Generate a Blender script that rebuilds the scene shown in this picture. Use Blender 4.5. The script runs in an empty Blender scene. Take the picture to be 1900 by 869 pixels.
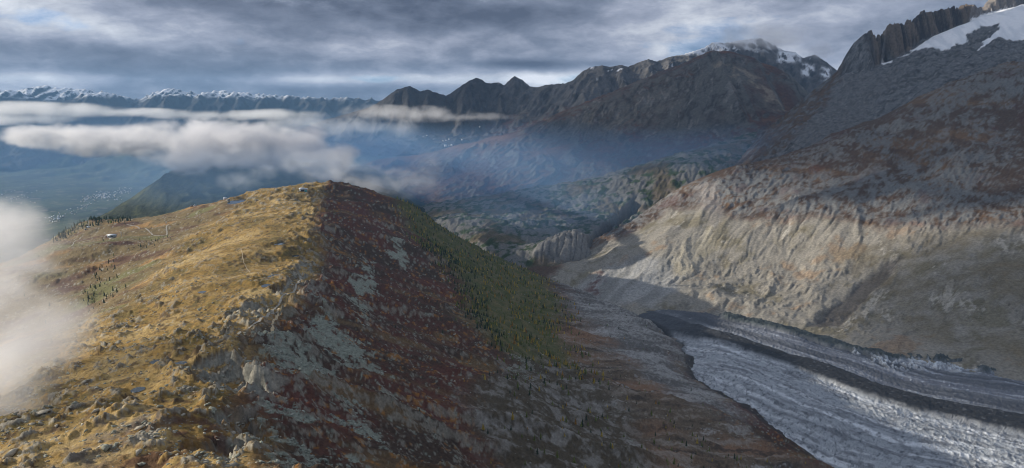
import bpy, math, random
import numpy as np

# ------------------------------------------------------------------ camera, sky, sun, exposure
scene = bpy.context.scene
col = scene.collection
CAM_Z = 2500.0                     # metres above the sea
FPX = 1307.0                       # focal length in pixels of the 1900 px wide photograph
PITCH = math.atan(244.5 / FPX)     # the horizon lies 244 px above the middle of the frame
cd = bpy.data.cameras.new('camera')
cam = bpy.data.objects.new('camera', cd); col.objects.link(cam)
cam.location = (0, 0, CAM_Z)
cam.rotation_euler = (math.pi / 2 - PITCH, 0, 0)
cd.sensor_width = 36.0; cd.lens = 36.0 * FPX / 1900.0
cd.clip_start = 1.0; cd.clip_end = 200000.0
scene.camera = cam

SUN_EL = math.radians(16.5)
SUN_AZ = math.radians(-80.0)       # from straight ahead (+Y), negative = towards the left
TO_SUN = np.array([math.sin(SUN_AZ) * math.cos(SUN_EL), math.cos(SUN_AZ) * math.cos(SUN_EL), math.sin(SUN_EL)])
sd = bpy.data.lights.new('sun', 'SUN'); sun = bpy.data.objects.new('sun', sd); col.objects.link(sun)
sd.energy = 5.0; sd.angle = math.radians(0.6); sd.color = (1.0, 0.91, 0.78)
from mathutils import Vector
sun.rotation_euler = Vector(TO_SUN).to_track_quat('Z', 'Y').to_euler()
sun.location = (0, 0, CAM_Z + 3000)

world = bpy.data.worlds.new('World'); scene.world = world; world.use_nodes = True
def build_world():
    """clear evening sky behind a broken deck of stratocumulus, laid out on a level sheet high above"""
    nt = world.node_tree; nt.nodes.clear(); N = nt.nodes.new; L = nt.links.new
    def math_(op, a, b=None, clamp=False):
        n = N('ShaderNodeMath'); n.operation = op; n.use_clamp = clamp
        for i, q in enumerate((a, b)):
            if q is None: continue
            if isinstance(q, (int, float)): n.inputs[i].default_value = q
            else: L(q, n.inputs[i])
        return n.outputs[0]
    def noise(vec, scale, detail, rough, dist=0.0):
        n = N('ShaderNodeTexNoise'); n.inputs['Scale'].default_value = scale; n.inputs['Detail'].default_value = detail
        n.inputs['Roughness'].default_value = rough; n.inputs['Distortion'].default_value = dist; L(vec, n.inputs['Vector']); return n.outputs['Fac']
    def smooth(x, a, b):
        n = N('ShaderNodeMapRange'); n.interpolation_type = 'SMOOTHSTEP'; n.inputs[1].default_value = a; n.inputs[2].default_value = b; L(x, n.inputs[0]); return n.outputs[0]
    def ramp(x, stops):
        n = N('ShaderNodeValToRGB'); e = n.color_ramp.elements
        while len(e) < len(stops): e.new(0.5)
        for k, (p, c) in enumerate(stops): e[k].position = p; e[k].color = (*c, 1)
        L(x, n.inputs[0]); return n.outputs[0]
    def mixc(f, a, b):
        n = N('ShaderNodeMix'); n.data_type = 'RGBA'; L(f, n.inputs[0]); L(a, n.inputs[6]); L(b, n.inputs[7]); return n.outputs[2]
    out = N('ShaderNodeOutputWorld'); bg = N('ShaderNodeBackground'); L(bg.outputs[0], out.inputs[0])
    sky = N('ShaderNodeTexSky'); sky.sky_type = 'NISHITA'; sky.sun_disc = False
    sky.sun_elevation = SUN_EL; sky.sun_rotation = SUN_AZ; sky.altitude = 2500; sky.air_density = 0.7; sky.dust_density = 0.0; sky.ozone_density = 3.0
    tc = N('ShaderNodeTexCoord'); sp = N('ShaderNodeSeparateXYZ'); L(tc.outputs['Generated'], sp.inputs[0])
    el = math_('MAXIMUM', sp.outputs[2], 0.0)
    k = math_('ADD', el, 0.32)                                  # the deck curves down with the earth
    cx = math_('DIVIDE', sp.outputs[0], k); cyy = math_('DIVIDE', sp.outputs[1], k)
    cm = N('ShaderNodeCombineXYZ'); L(cx, cm.inputs[0]); L(cyy, cm.inputs[1]); L(math_('MULTIPLY', el, SKY_Z), cm.inputs[2])
    mp = N('ShaderNodeMapping'); mp.inputs['Location'].default_value = SKY_SEED; L(cm.outputs[0], mp.inputs[0]); V = mp.outputs[0]
    mp2 = N('ShaderNodeMapping'); mp2.inputs['Scale'].default_value = (1.0, 1.0, 2.7); mp2.inputs['Location'].default_value = (5.2, 1.7, 0.4); L(tc.outputs['Generated'], mp2.inputs[0]); D = mp2.outputs[0]
    big = noise(V, 0.75, 2, 0.5, 0.2); mid = noise(D, 6.5, 9, 0.55, 0.35); fine = noise(D, 19.0, 9, 0.6, 0.2)
    dens = math_('ADD', math_('ADD', math_('MULTIPLY', big, 0.8), math_('MULTIPLY', mid, 0.85)), math_('ADD', math_('MULTIPLY', fine, 0.28), 0.02))   # about 0.97 on average
    # where the deck is heavier or thinner ahead
    fy = math_('MAXIMUM', sp.outputs[1], 0.02); au = math_('DIVIDE', sp.outputs[0], fy); ae = math_('DIVIDE', sp.outputs[2], fy)
    for px, py, w, h, a in SKY_MASSES:
        qx = math_('DIVIDE', math_('SUBTRACT', au, (px - 950) / FPX), w / FPX); qy = math_('DIVIDE', math_('SUBTRACT', ae, (190 - py) / FPX), h / FPX)
        g = math_('EXPONENT', math_('MULTIPLY', math_('ADD', math_('MULTIPLY', qx, qx), math_('MULTIPLY', qy, qy)), -1.0))
        dens = math_('ADD', dens, math_('MULTIPLY', g, a))
    cover = math_('ADD', math_('MULTIPLY', smooth(dens, 0.72, 0.84), 0.35), 0.65)
    thick = math_('DIVIDE', math_('SUBTRACT', dens, 0.76), 0.50, True)
    shade = math_('ADD', thick, math_('MULTIPLY', math_('SUBTRACT', mid, 0.5), -2.1))
    shade = math_('ADD', shade, math_('MULTIPLY', math_('SUBTRACT', fine, 0.5), -1.3))
    cloud = ramp(shade, SKY_RAMP)
    clear = N('ShaderNodeVectorMath'); clear.operation = 'SCALE'; L(sky.outputs[0], clear.inputs[0]); clear.inputs['Scale'].default_value = 0.10
    L(mixc(cover, clear.outputs[0], cloud), bg.inputs[0]); bg.inputs['Strength'].default_value = SKY_STRENGTH
SKY_MASSES = [(680, 30, 330, 50, 0.2), (560, 95, 160, 30, 0.08), (900, 148, 260, 13, -0.26), (620, 150, 120, 12, -0.16), (1000, 75, 170, 26, -0.06), (60, 58, 220, 15, -0.05), (120, 148, 260, 12, -0.14), (350, 12, 200, 16, 0.10), (1560, 85, 160, 40, 0.12), (1250, 20, 160, 20, -0.05), (1000, 122, 130, 8, 0.18), (330, 145, 120, 25, 0.10)]
SKY_SEED = (3.0, 1.0, 0.0); SKY_Z = 14.0; SKY_STRENGTH = 1.15
SKY_RAMP = [(0.0, (0.70, 0.72, 0.77)), (0.2, (0.47, 0.50, 0.56)), (0.42, (0.27, 0.30, 0.38)), (0.65, (0.15, 0.18, 0.245)), (0.95, (0.075, 0.095, 0.14))]
build_world()
scene.view_settings.view_transform = 'Standard'; scene.view_settings.look = 'None'
scene.view_settings.exposure = 0.25; scene.view_settings.gamma = 1.0
scene.view_settings.use_curve_mapping = False
scene.render.engine = 'CYCLES'
cy = scene.cycles
cy.use_denoising = True; cy.use_adaptive_sampling = False; cy.filter_width = 1.05
cy.max_bounces = 5; cy.volume_step_rate = 2.0; cy.diffuse_bounces = 2; cy.volume_bounces = 4; cy.glossy_bounces = 2
cy.transparent_max_bounces = 8

# ------------------------------------------------------------------ points from the survey of the view
CP, SP = math.cos(PITCH), math.sin(PITCH)
def ray(px, py):
    u = (np.asarray(px, float) - 950.0) / FPX; v = (434.5 - np.asarray(py, float)) / FPX
    return u, CP + v * SP, -SP + v * CP
def at(px, py, Y):
    """the point on the line of sight (px, py) that lies Y metres ahead of the camera"""
    dx, dy, dz = ray(px, py); Y = np.asarray(Y, float)
    return np.stack([dx / dy * Y, Y + 0 * dx, CAM_Z + dz / dy * Y], -1)
def pts(lst): return np.array([at(*p) for p in lst])
def hid(px, Y, z): return np.array([(px - 950.0) / FPX * Y, Y, z])       # a point behind a crest, by its height

# ------------------------------------------------------------------ noise
_rng = np.random.default_rng(7)
_perm = _rng.permutation(4096).astype(np.int32)
_ga = _rng.random(4096) * 2 * np.pi
_gx, _gy = np.cos(_ga).astype(np.float32), np.sin(_ga).astype(np.float32)
def perlin(x, y, seed=0):
    xf = np.floor(x); yf = np.floor(y)
    fx = (x - xf).astype(np.float32); fy = (y - yf).astype(np.float32)
    xi = xf.astype(np.int32) + seed * 131; yi = yf.astype(np.int32) + seed * 57
    u = fx * fx * fx * (fx * (fx * 6 - 15) + 10); v = fy * fy * fy * (fy * (fy * 6 - 15) + 10)
    p0 = _perm[xi & 4095]; p1 = _perm[(xi + 1) & 4095]
    a = _perm[(p0 + yi) & 4095]; b = _perm[(p1 + yi) & 4095]; c = _perm[(p0 + yi + 1) & 4095]; d = _perm[(p1 + yi + 1) & 4095]
    n00 = _gx[a] * fx + _gy[a] * fy; n10 = _gx[b] * (fx - 1) + _gy[b] * fy
    n01 = _gx[c] * fx + _gy[c] * (fy - 1); n11 = _gx[d] * (fx - 1) + _gy[d] * (fy - 1)
    i0 = n00 + u * (n10 - n00); i1 = n01 + u * (n11 - n01)
    return (i0 + v * (i1 - i0)) * 1.5
def fbm(x, y, scale, octv=4, gain=0.5, seed=0, lac=2.03):
    s = 0; a = 1.0; f = 1.0 / scale; t = 0
    for k in range(octv):
        s = s + a * perlin(x * f + 17.3 * k, y * f - 9.1 * k, seed + k); t += a; a *= gain; f *= lac
    return s / t
def ridged(x, y, scale, octv=4, gain=0.5, seed=0, lac=2.07):
    s = 0; a = 1.0; f = 1.0 / scale; t = 0; w = 1.0
    for k in range(octv):
        n = 1.0 - np.abs(perlin(x * f + 31.7 * k, y * f + 11.9 * k, seed + k)) * 1.6
        n = np.clip(n, 0, 1) ** 2
        s = s + a * n * w; w = np.clip(n * 1.6, 0, 1); t += a; a *= gain; f *= lac
    return s / t                                    # 0..1
def sstep(a, b, x):
    t = np.clip((x - a) / (b - a), 0, 1); return t * t * (3 - 2 * t)
def mix(a, b, t):
    return a + (b - a) * t

# ------------------------------------------------------------------ terrain tools
class TPS:
    """a smooth sheet through measured points"""
    def __init__(self, P, lam=0.0):
        self.P = P[:, :2] / 1000.0; n = len(P)
        K = self._k(self.P[:, None] - self.P[None]) + lam * np.eye(n)
        A = np.zeros((n + 3, n + 3)); A[:n, :n] = K; A[:n, n] = 1; A[:n, n + 1:] = self.P
        A[n, :n] = 1; A[n + 1:, :n] = self.P.T
        b = np.zeros(n + 3); b[:n] = P[:, 2]
        self.w = np.linalg.solve(A, b)
    @staticmethod
    def _k(d):
        r2 = (d ** 2).sum(-1); return r2 * np.log(r2 + 1e-12) * 0.5
    def __call__(self, X, Y):
        x = (X / 1000.0).ravel(); y = (Y / 1000.0).ravel(); n = len(self.P)
        z = self.w[n] + self.w[n + 1] * x + self.w[n + 2] * y
        for i in range(n):
            r2 = (x - self.P[i, 0]) ** 2 + (y - self.P[i, 1]) ** 2
            z += self.w[i] * 0.5 * r2 * np.log(r2 + 1e-12)
        return z.reshape(X.shape)
def tps_grid(P, X, Y, lam=0.0, step=6):
    """the sheet evaluated on every few rows and columns of a patch and filled in between"""
    t = TPS(P, lam); r = np.unique(np.r_[np.arange(0, X.shape[0], step), X.shape[0] - 1]); c = np.unique(np.r_[np.arange(0, X.shape[1], step), X.shape[1] - 1])
    Zc = t(X[np.ix_(r, c)], Y[np.ix_(r, c)])
    Zr = np.stack([np.interp(np.arange(X.shape[1]), c, row) for row in Zc])
    i = np.arange(X.shape[0]); k = np.clip(np.searchsorted(r, i, 'right') - 1, 0, len(r) - 2)
    f = ((i - r[k]) / (r[k + 1] - r[k]))[:, None]
    return Zr[k] * (1 - f) + Zr[k + 1] * f
def patch(az0, az1, naz, r0, r1, nr):
    """ground points in front of the camera, closer together nearby; distances are measured straight ahead"""
    t = np.linspace(math.tan(math.radians(az0)), math.tan(math.radians(az1)), naz); r = np.exp(np.linspace(math.log(r0), math.log(r1), nr))
    R, T = np.meshgrid(r, t, indexing='ij')
    return R * T, R, R
def polyline(X, Y, P):
    """nearest point of a polyline: distance, length along it, height, side (+ = right of its direction)"""
    best = np.full(X.shape, 1e12); S = np.zeros(X.shape); H = np.zeros(X.shape); SD = np.zeros(X.shape); s0 = 0.0
    for a, b in zip(P[:-1], P[1:]):
        d = b[:2] - a[:2]; l2 = (d ** 2).sum(); l = math.sqrt(l2)
        t = np.clip(((X - a[0]) * d[0] + (Y - a[1]) * d[1]) / l2, 0, 1)
        ex = X - (a[0] + t * d[0]); ey = Y - (a[1] + t * d[1]); q = ex * ex + ey * ey
        m = q < best
        best = np.where(m, q, best); S = np.where(m, s0 + t * l, S)
        if len(a) > 2: H = np.where(m, a[2] + t * (b[2] - a[2]), H)
        SD = np.where(m, np.sign(ex * d[1] - ey * d[0]), SD); s0 += l
    return np.sqrt(best), S, H, SD
def dense(P, step):
    out = []
    for a, b in zip(P[:-1], P[1:]):
        n = max(1, int(np.linalg.norm((b - a)[:2]) / step))
        for k in range(n): out.append(a + (b - a) * k / n)
    out.append(P[-1]); return np.array(out)
def in_poly(X, Y, P):
    """signed distance to a closed outline, + inside"""
    best = np.full(X.shape, 1e12); ins = np.zeros(X.shape, bool); n = len(P)
    for i in range(n):
        a = P[i]; b = P[(i + 1) % n]; d = b[:2] - a[:2]; l2 = (d ** 2).sum() + 1e-9
        t = np.clip(((X - a[0]) * d[0] + (Y - a[1]) * d[1]) / l2, 0, 1)
        q = (X - a[0] - t * d[0]) ** 2 + (Y - a[1] - t * d[1]) ** 2; best = np.minimum(best, q)
        c = ((a[1] > Y) != (b[1] > Y)) & (X < (b[0] - a[0]) * (Y - a[1]) / (b[1] - a[1] + 1e-12) + a[0]); ins ^= c
    return np.where(ins, 1, -1) * np.sqrt(best)
def metric(X, Y):
    dj = np.hypot(np.gradient(X, axis=1), np.gradient(Y, axis=1)); di = np.hypot(np.gradient(X, axis=0), np.gradient(Y, axis=0))
    return di, dj
def slope_of(X, Y, Z):
    di, dj = metric(X, Y); return np.hypot(np.gradient(Z, axis=0) / di, np.gradient(Z, axis=1) / dj)
def blur(Z, n=1):
    for _ in range(n):
        P = np.pad(Z, 1, mode='edge'); Z = (P[:-2, 1:-1] + P[2:, 1:-1] + P[1:-1, :-2] + P[1:-1, 2:] + 2 * Z) / 6.0
    return Z
def erode(X, Y, Z, batches=12, frac=0.03, steps=36, rate=0.25, cap=1.2, seed=1):
    """running water: many drops cut gullies down the fall line and drop their load where it flattens"""
    rng = np.random.default_rng(seed); nr, nc = Z.shape; Z = Z.astype(np.float64).copy(); di, dj = metric(X, Y)
    N = int(nr * nc * frac); flow = np.zeros(nr * nc)
    for b in range(batches):
        u = rng.random(N) * (nr - 3) + 1; v = rng.random(N) * (nc - 3) + 1
        du = np.zeros(N); dv = np.zeros(N); sed = np.zeros(N); alive = np.ones(N, bool)
        for k in range(steps):
            iu = u.astype(int); iv = v.astype(int); fu = u - iu; fv = v - iv; base = iu * nc + iv
            zf = Z.ravel(); z00 = zf[base]; z01 = zf[base + 1]; z10 = zf[base + nc]; z11 = zf[base + nc + 1]
            h = (z00 * (1 - fv) + z01 * fv) * (1 - fu) + (z10 * (1 - fv) + z11 * fv) * fu
            mi = di.ravel()[base]; mj = dj.ravel()[base]
            gu = ((z10 - z00) * (1 - fv) + (z11 - z01) * fv) / mi; gv = ((z01 - z00) * (1 - fu) + (z11 - z10) * fu) / mj
            du = du * 0.25 - gu * 0.75; dv = dv * 0.25 - gv * 0.75
            n = np.hypot(du, dv) + 1e-9; du /= n; dv /= n
            su = du / mi; sv = dv / mj; q = np.maximum(np.abs(su), np.abs(sv)) + 1e-12
            nu = np.clip(u + su / q, 1, nr - 3); nv = np.clip(v + sv / q, 1, nc - 3)
            ju = nu.astype(int); jv = nv.astype(int); gu2 = nu - ju; gv2 = nv - jv; b2 = ju * nc + jv
            h2 = (zf[b2] * (1 - gv2) + zf[b2 + 1] * gv2) * (1 - gu2) + (zf[b2 + nc] * (1 - gv2) + zf[b2 + nc + 1] * gv2) * gu2
            dh = h2 - h
            want = np.maximum(-dh, 0) * cap
            er = np.where(dh < 0, np.minimum((want - sed) * rate, -dh * 0.5), -np.minimum(dh, sed))
            er = np.where(alive, er, 0); sed = sed + er
            for o, w in ((0, (1 - fu) * (1 - fv)), (1, (1 - fu) * fv), (nc, fu * (1 - fv)), (nc + 1, fu * fv)):
                np.subtract.at(zf, base + o, er * w)
            alive &= (nu > 1.5) & (nu < nr - 3.5) & (nv > 1.5) & (nv < nc - 3.5)
            np.add.at(flow, base, 1.0)
            u, v = nu, nv
    return Z, flow.reshape(nr, nc)

def C(r, g, b): return np.array([r, g, b], np.float32)
def paint(base, colour, m):
    return base + (colour - base) * np.clip(m, 0, 1)[..., None]

def new_mesh(name, V, F, colours=None, smooth=True):
    """V (n,3), F (m,k) all faces with k corners"""
    me = bpy.data.meshes.new(name); V = np.ascontiguousarray(V, np.float32); F = np.ascontiguousarray(F, np.int32)
    me.vertices.add(len(V)); me.vertices.foreach_set('co', V.ravel())
    k = F.shape[1]; me.loops.add(F.size); me.loops.foreach_set('vertex_index', F.ravel())
    me.polygons.add(len(F)); me.polygons.foreach_set('loop_start', np.arange(0, F.size, k, dtype=np.int32))
    if smooth: me.polygons.foreach_set('use_smooth', np.ones(len(F), bool))
    if colours is not None:
        ca = me.color_attributes.new('cover', 'FLOAT_COLOR', 'POINT'); c4 = np.ones((len(V), 4), np.float32); c4[:, :3] = colours.reshape(-1, 3)
        ca.data.foreach_set('color', c4.ravel())
    me.update(calc_edges=True); me.validate()
    return me
def link(name, me, material=None, parent=None):
    o = bpy.data.objects.new(name, me); col.objects.link(o)
    if material and me and not me.materials: me.materials.append(material)
    if parent: o.parent = parent
    return o
def tag(o, label=None, cat=None, group=None, kind=None):
    if label: o['label'] = label
    if cat: o['category'] = cat
    if group: o['group'] = group
    if kind: o['kind'] = kind
    return o
def sheet(name, X, Y, Z, colours, material, keep=None, parent=None, smooth=False):
    """a grid of ground points as a mesh; keep = which cells"""
    nr, nc = Z.shape; idx = np.arange(nr * nc).reshape(nr, nc)
    F = np.stack([idx[:-1, :-1], idx[:-1, 1:], idx[1:, 1:], idx[1:, :-1]], -1)
    F = F[keep] if keep is not None else F.reshape(-1, 4)
    V = np.stack([X, Y, Z], -1).reshape(-1, 3); cc = colours.reshape(-1, 3)
    if keep is not None:
        used = np.unique(F); remap = np.full(nr * nc, -1, np.int64); remap[used] = np.arange(len(used)); V = V[used]; cc = cc[used]; F = remap[F]
    return link(name, new_mesh(name, V, F, cc, smooth), material, parent)

# ------------------------------------------------------------------ materials
def ground_material(name, grain, bump_h, vary=0.45, rough=0.95, spec=0.15):
    """land cover from the survey, broken up by two scales of grain, with fine relief"""
    m = bpy.data.materials.new(name); m.use_nodes = True; nt = m.node_tree; N = nt.nodes.new; L = nt.links.new
    b = nt.nodes['Principled BSDF']; b.inputs['Roughness'].default_value = rough; b.inputs['Specular IOR Level'].default_value = spec
    at_ = N('ShaderNodeAttribute'); at_.attribute_name = 'cover'
    geo = N('ShaderNodeNewGeometry')
    n1 = N('ShaderNodeTexNoise'); n1.inputs['Scale'].default_value = 1.0 / grain; n1.inputs['Detail'].default_value = 6; n1.inputs['Roughness'].default_value = 0.7
    L(geo.outputs['Position'], n1.inputs['Vector'])
    mr = N('ShaderNodeMapRange'); mr.inputs[1].default_value = 0.25; mr.inputs[2].default_value = 0.75
    mr.inputs[3].default_value = 1 - vary; mr.inputs[4].default_value = 1 + vary
    L(n1.outputs['Fac'], mr.inputs[0])
    mul = N('ShaderNodeVectorMath'); mul.operation = 'SCALE'; L(at_.outputs['Color'], mul.inputs[0]); L(mr.outputs[0], mul.inputs['Scale'])
    L(mul.outputs[0], b.inputs['Base Color'])
    bp = N('ShaderNodeBump'); bp.inputs['Strength'].default_value = 1.0; bp.inputs['Distance'].default_value = bump_h
    L(n1.outputs['Fac'], bp.inputs['Height']); L(bp.outputs[0], b.inputs['Normal'])
    return m
def plain_material(name, rgb, rough=0.8, vary=0.25, grain=2.0, spec=0.3):
    m = bpy.data.materials.new(name); m.use_nodes = True; nt = m.node_tree; N = nt.nodes.new; L = nt.links.new
    b = nt.nodes['Principled BSDF']; b.inputs['Roughness'].default_value = rough; b.inputs['Specular IOR Level'].default_value = spec
    geo = N('ShaderNodeNewGeometry'); n1 = N('ShaderNodeTexNoise'); n1.inputs['Scale'].default_value = 1.0 / grain; n1.inputs['Detail'].default_value = 4
    L(geo.outputs['Position'], n1.inputs['Vector'])
    mr = N('ShaderNodeMapRange'); mr.inputs[1].default_value = 0.25; mr.inputs[2].default_value = 0.75; mr.inputs[3].default_value = 1 - vary; mr.inputs[4].default_value = 1 + vary
    L(n1.outputs['Fac'], mr.inputs[0])
    mul = N('ShaderNodeVectorMath'); mul.operation = 'SCALE'; mul.inputs[0].default_value = rgb; L(mr.outputs[0], mul.inputs['Scale'])
    L(mul.outputs[0], b.inputs['Base Color'])
    return m

# ------------------------------------------------------------------ the grassy ridge in front (ground under the camera, shelf to the left, slope down to the glacier)
RIDGE_PTS = np.vstack([pts([
    # crest
    (470, 869, 385), (440, 760, 510), (430, 640, 700), (500, 590, 850), (560, 520, 1100), (580, 430, 1630), (590, 380, 2140), (600, 340, 2740),
    # grass flank to the left
    (20, 860, 420), (230, 800, 455), (300, 700, 600), (60, 750, 600), (300, 600, 900), (150, 640, 880), (250, 560, 1150), (350, 480, 1400), (450, 450, 1600),
    (420, 520, 1120), (480, 400, 2050), (480, 350, 2650), (540, 345, 2700), (440, 372, 2720), (300, 640, 770), (400, 420, 1900),
    # shelf
    (208, 434, 2200), (130, 470, 1900), (250, 425, 2300), (330, 398, 2500), (180, 520, 1600), (230, 480, 1800), (300, 440, 2050), (350, 383, 2700), (170, 408, 2650), (110, 437, 2500), (235, 412, 2700),
    (90, 560, 1500), (150, 580, 1320),
    # slope to the right of the crest
    (560, 700, 650), (560, 850, 455), (650, 700, 760), (700, 850, 560), (900, 850, 720), (1100, 850, 880), (1300, 860, 1060), (1200, 740, 1280), (1000, 740, 1020), (850, 740, 860),
    (1100, 680, 1520), (1150, 640, 1820), (950, 560, 2000), (1050, 580, 2200), (900, 520, 2300), (600, 600, 950), (620, 520, 1300), (650, 440, 1800), (700, 500, 1680), (800, 450, 2200),
    (700, 420, 2350), (870, 600, 1420), (930, 640, 1330), (960, 670, 1300), (920, 590, 1750), (1000, 640, 1560), (800, 560, 1450), (740, 600, 1180),
    (740, 372, 2850), (900, 470, 2850), (1000, 512, 2850), (1130, 565, 2600),
    # foot, under the ice
    (1550, 875, 1265), (1400, 765, 1500), (1270, 690, 1790), (1250, 640, 2080), (1200, 600, 2330),
    ]), np.array([
    hid(1700, 1300, CAM_Z - 800), hid(1500, 1800, CAM_Z - 830), hid(1350, 2200, CAM_Z - 840), hid(1150, 2900, CAM_Z - 850), hid(1000, 3300, CAM_Z - 860),
    hid(600, 3200, CAM_Z - 430), hid(740, 3300, CAM_Z - 560), hid(900, 3400, CAM_Z - 760), hid(480, 3150, CAM_Z - 470), hid(400, 3300, CAM_Z - 620), hid(250, 3200, CAM_Z - 640),
    hid(100, 2900, CAM_Z - 720), hid(-100, 2500, CAM_Z - 760), hid(-100, 1500, CAM_Z - 460), hid(-250, 900, CAM_Z - 370), hid(-300, 500, CAM_Z - 260), hid(1000, 250, CAM_Z - 200), hid(400, 220, CAM_Z - 165), hid(-300, 250, CAM_Z - 190), hid(1900, 500, CAM_Z - 420), hid(2300, 900, CAM_Z - 780), hid(2600, 500, CAM_Z - 640),
    ])])
RIDGE = TPS(RIDGE_PTS, 0.0004)
def survey(poly, surf=None, y0=260, y1=3600):
    """where lines of sight meet the ridge sheet"""
    surf = surf or RIDGE
    P = np.array(poly, float); dx, dy, dz = ray(P[:, 0], P[:, 1]); Ys = np.linspace(y0, y1, 900)
    X = (dx / dy)[:, None] * Ys; YY = np.repeat(Ys[None], len(P), 0); Zr = CAM_Z + (dz / dy)[:, None] * Ys
    below = Zr < surf(X, YY); k = np.where(below.any(1), below.argmax(1), len(Ys) - 1); i = np.arange(len(P))
    return np.stack([X[i, k], YY[i, k], Zr[i, k]], -1)

class Zones:
    """soft-edged areas of ground cover, outlined where they lie on the ground"""
    def __init__(self, X, Y, surf, y0=260, y1=3600): self.X, self.Y, self.surf, self.w, self.y = X, Y, surf, {}, (y0, y1)
    def __call__(self, poly, soft=25.0, warp=35.0, wscale=90.0, seed=5):
        k = (wscale, seed % 3)
        if k not in self.w: self.w[k] = (fbm(self.X, self.Y, wscale, 4, seed=k[1]), fbm(self.X, self.Y, wscale, 4, seed=k[1] + 5))
        P = survey(poly, self.surf, *self.y); m = 2 * soft + 1.5 * warp
        out = np.zeros(self.X.shape)
        box = (self.X > P[:, 0].min() - m) & (self.X < P[:, 0].max() + m) & (self.Y > P[:, 1].min() - m) & (self.Y < P[:, 1].max() + m)
        out[box] = sstep(-soft, soft, in_poly(self.X[box] + warp * self.w[k][0][box], self.Y[box] + warp * self.w[k][1][box], P))
        return out

XA, YA, RA = patch(-43, 30, 800, 300, 3300, 520)
CREST = survey([(480, 869), (455, 800), (440, 740), (420, 690), (405, 640), (450, 612), (510, 578), (550, 525), (578, 470), (582, 430), (590, 380), (598, 345)])
CREST = np.vstack([[-130., 200., 0], CREST, [-900., 3600., 0]])
CLIFFS = [([(320, 826), (370, 815), (430, 812), (475, 822)], 15, 55), ([(385, 772), (420, 762), (455, 757), (490, 768)], 20, 60), ([(428, 652), (450, 668), (480, 692), (515, 735)], 17, 60), ([(250, 850), (300, 842), (340, 850)], 8, 35), ([(398, 590), (430, 572), (470, 560)], 10, 45), ([(215, 735), (260, 728), (320, 722)], 6, 30), ([(490, 545), (530, 520), (560, 470)], 8, 50)]
PONDS = [(513, 509, 13, 14), (493, 527, 6, 9), (517, 533, 7, 8), (440, 371, 24, 60), (293, 665, 7, 6), (254, 709, 5, 6), (519, 452, 9, 14), (548, 471, 7, 10), (375, 543, 5, 6), (335, 668, 5, 5)]
POND_Z = []
PATHS = [([(395, 634), (425, 623), (455, 613), (480, 600), (498, 583), (510, 566), (528, 545), (548, 528), (562, 505)], 2.0), ([(517, 568), (514, 585), (506, 600), (503, 632)], 1.7), ([(447, 462), (452, 485), (462, 500), (472, 505)], 1.0),
         ([(236, 419), (255, 421), (272, 427), (283, 434), (298, 437), (309, 434), (309, 421), (320, 413), (336, 409), (352, 402)], 2.6), ([(120, 462), (135, 452), (150, 438)], 1.8)]
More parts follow.
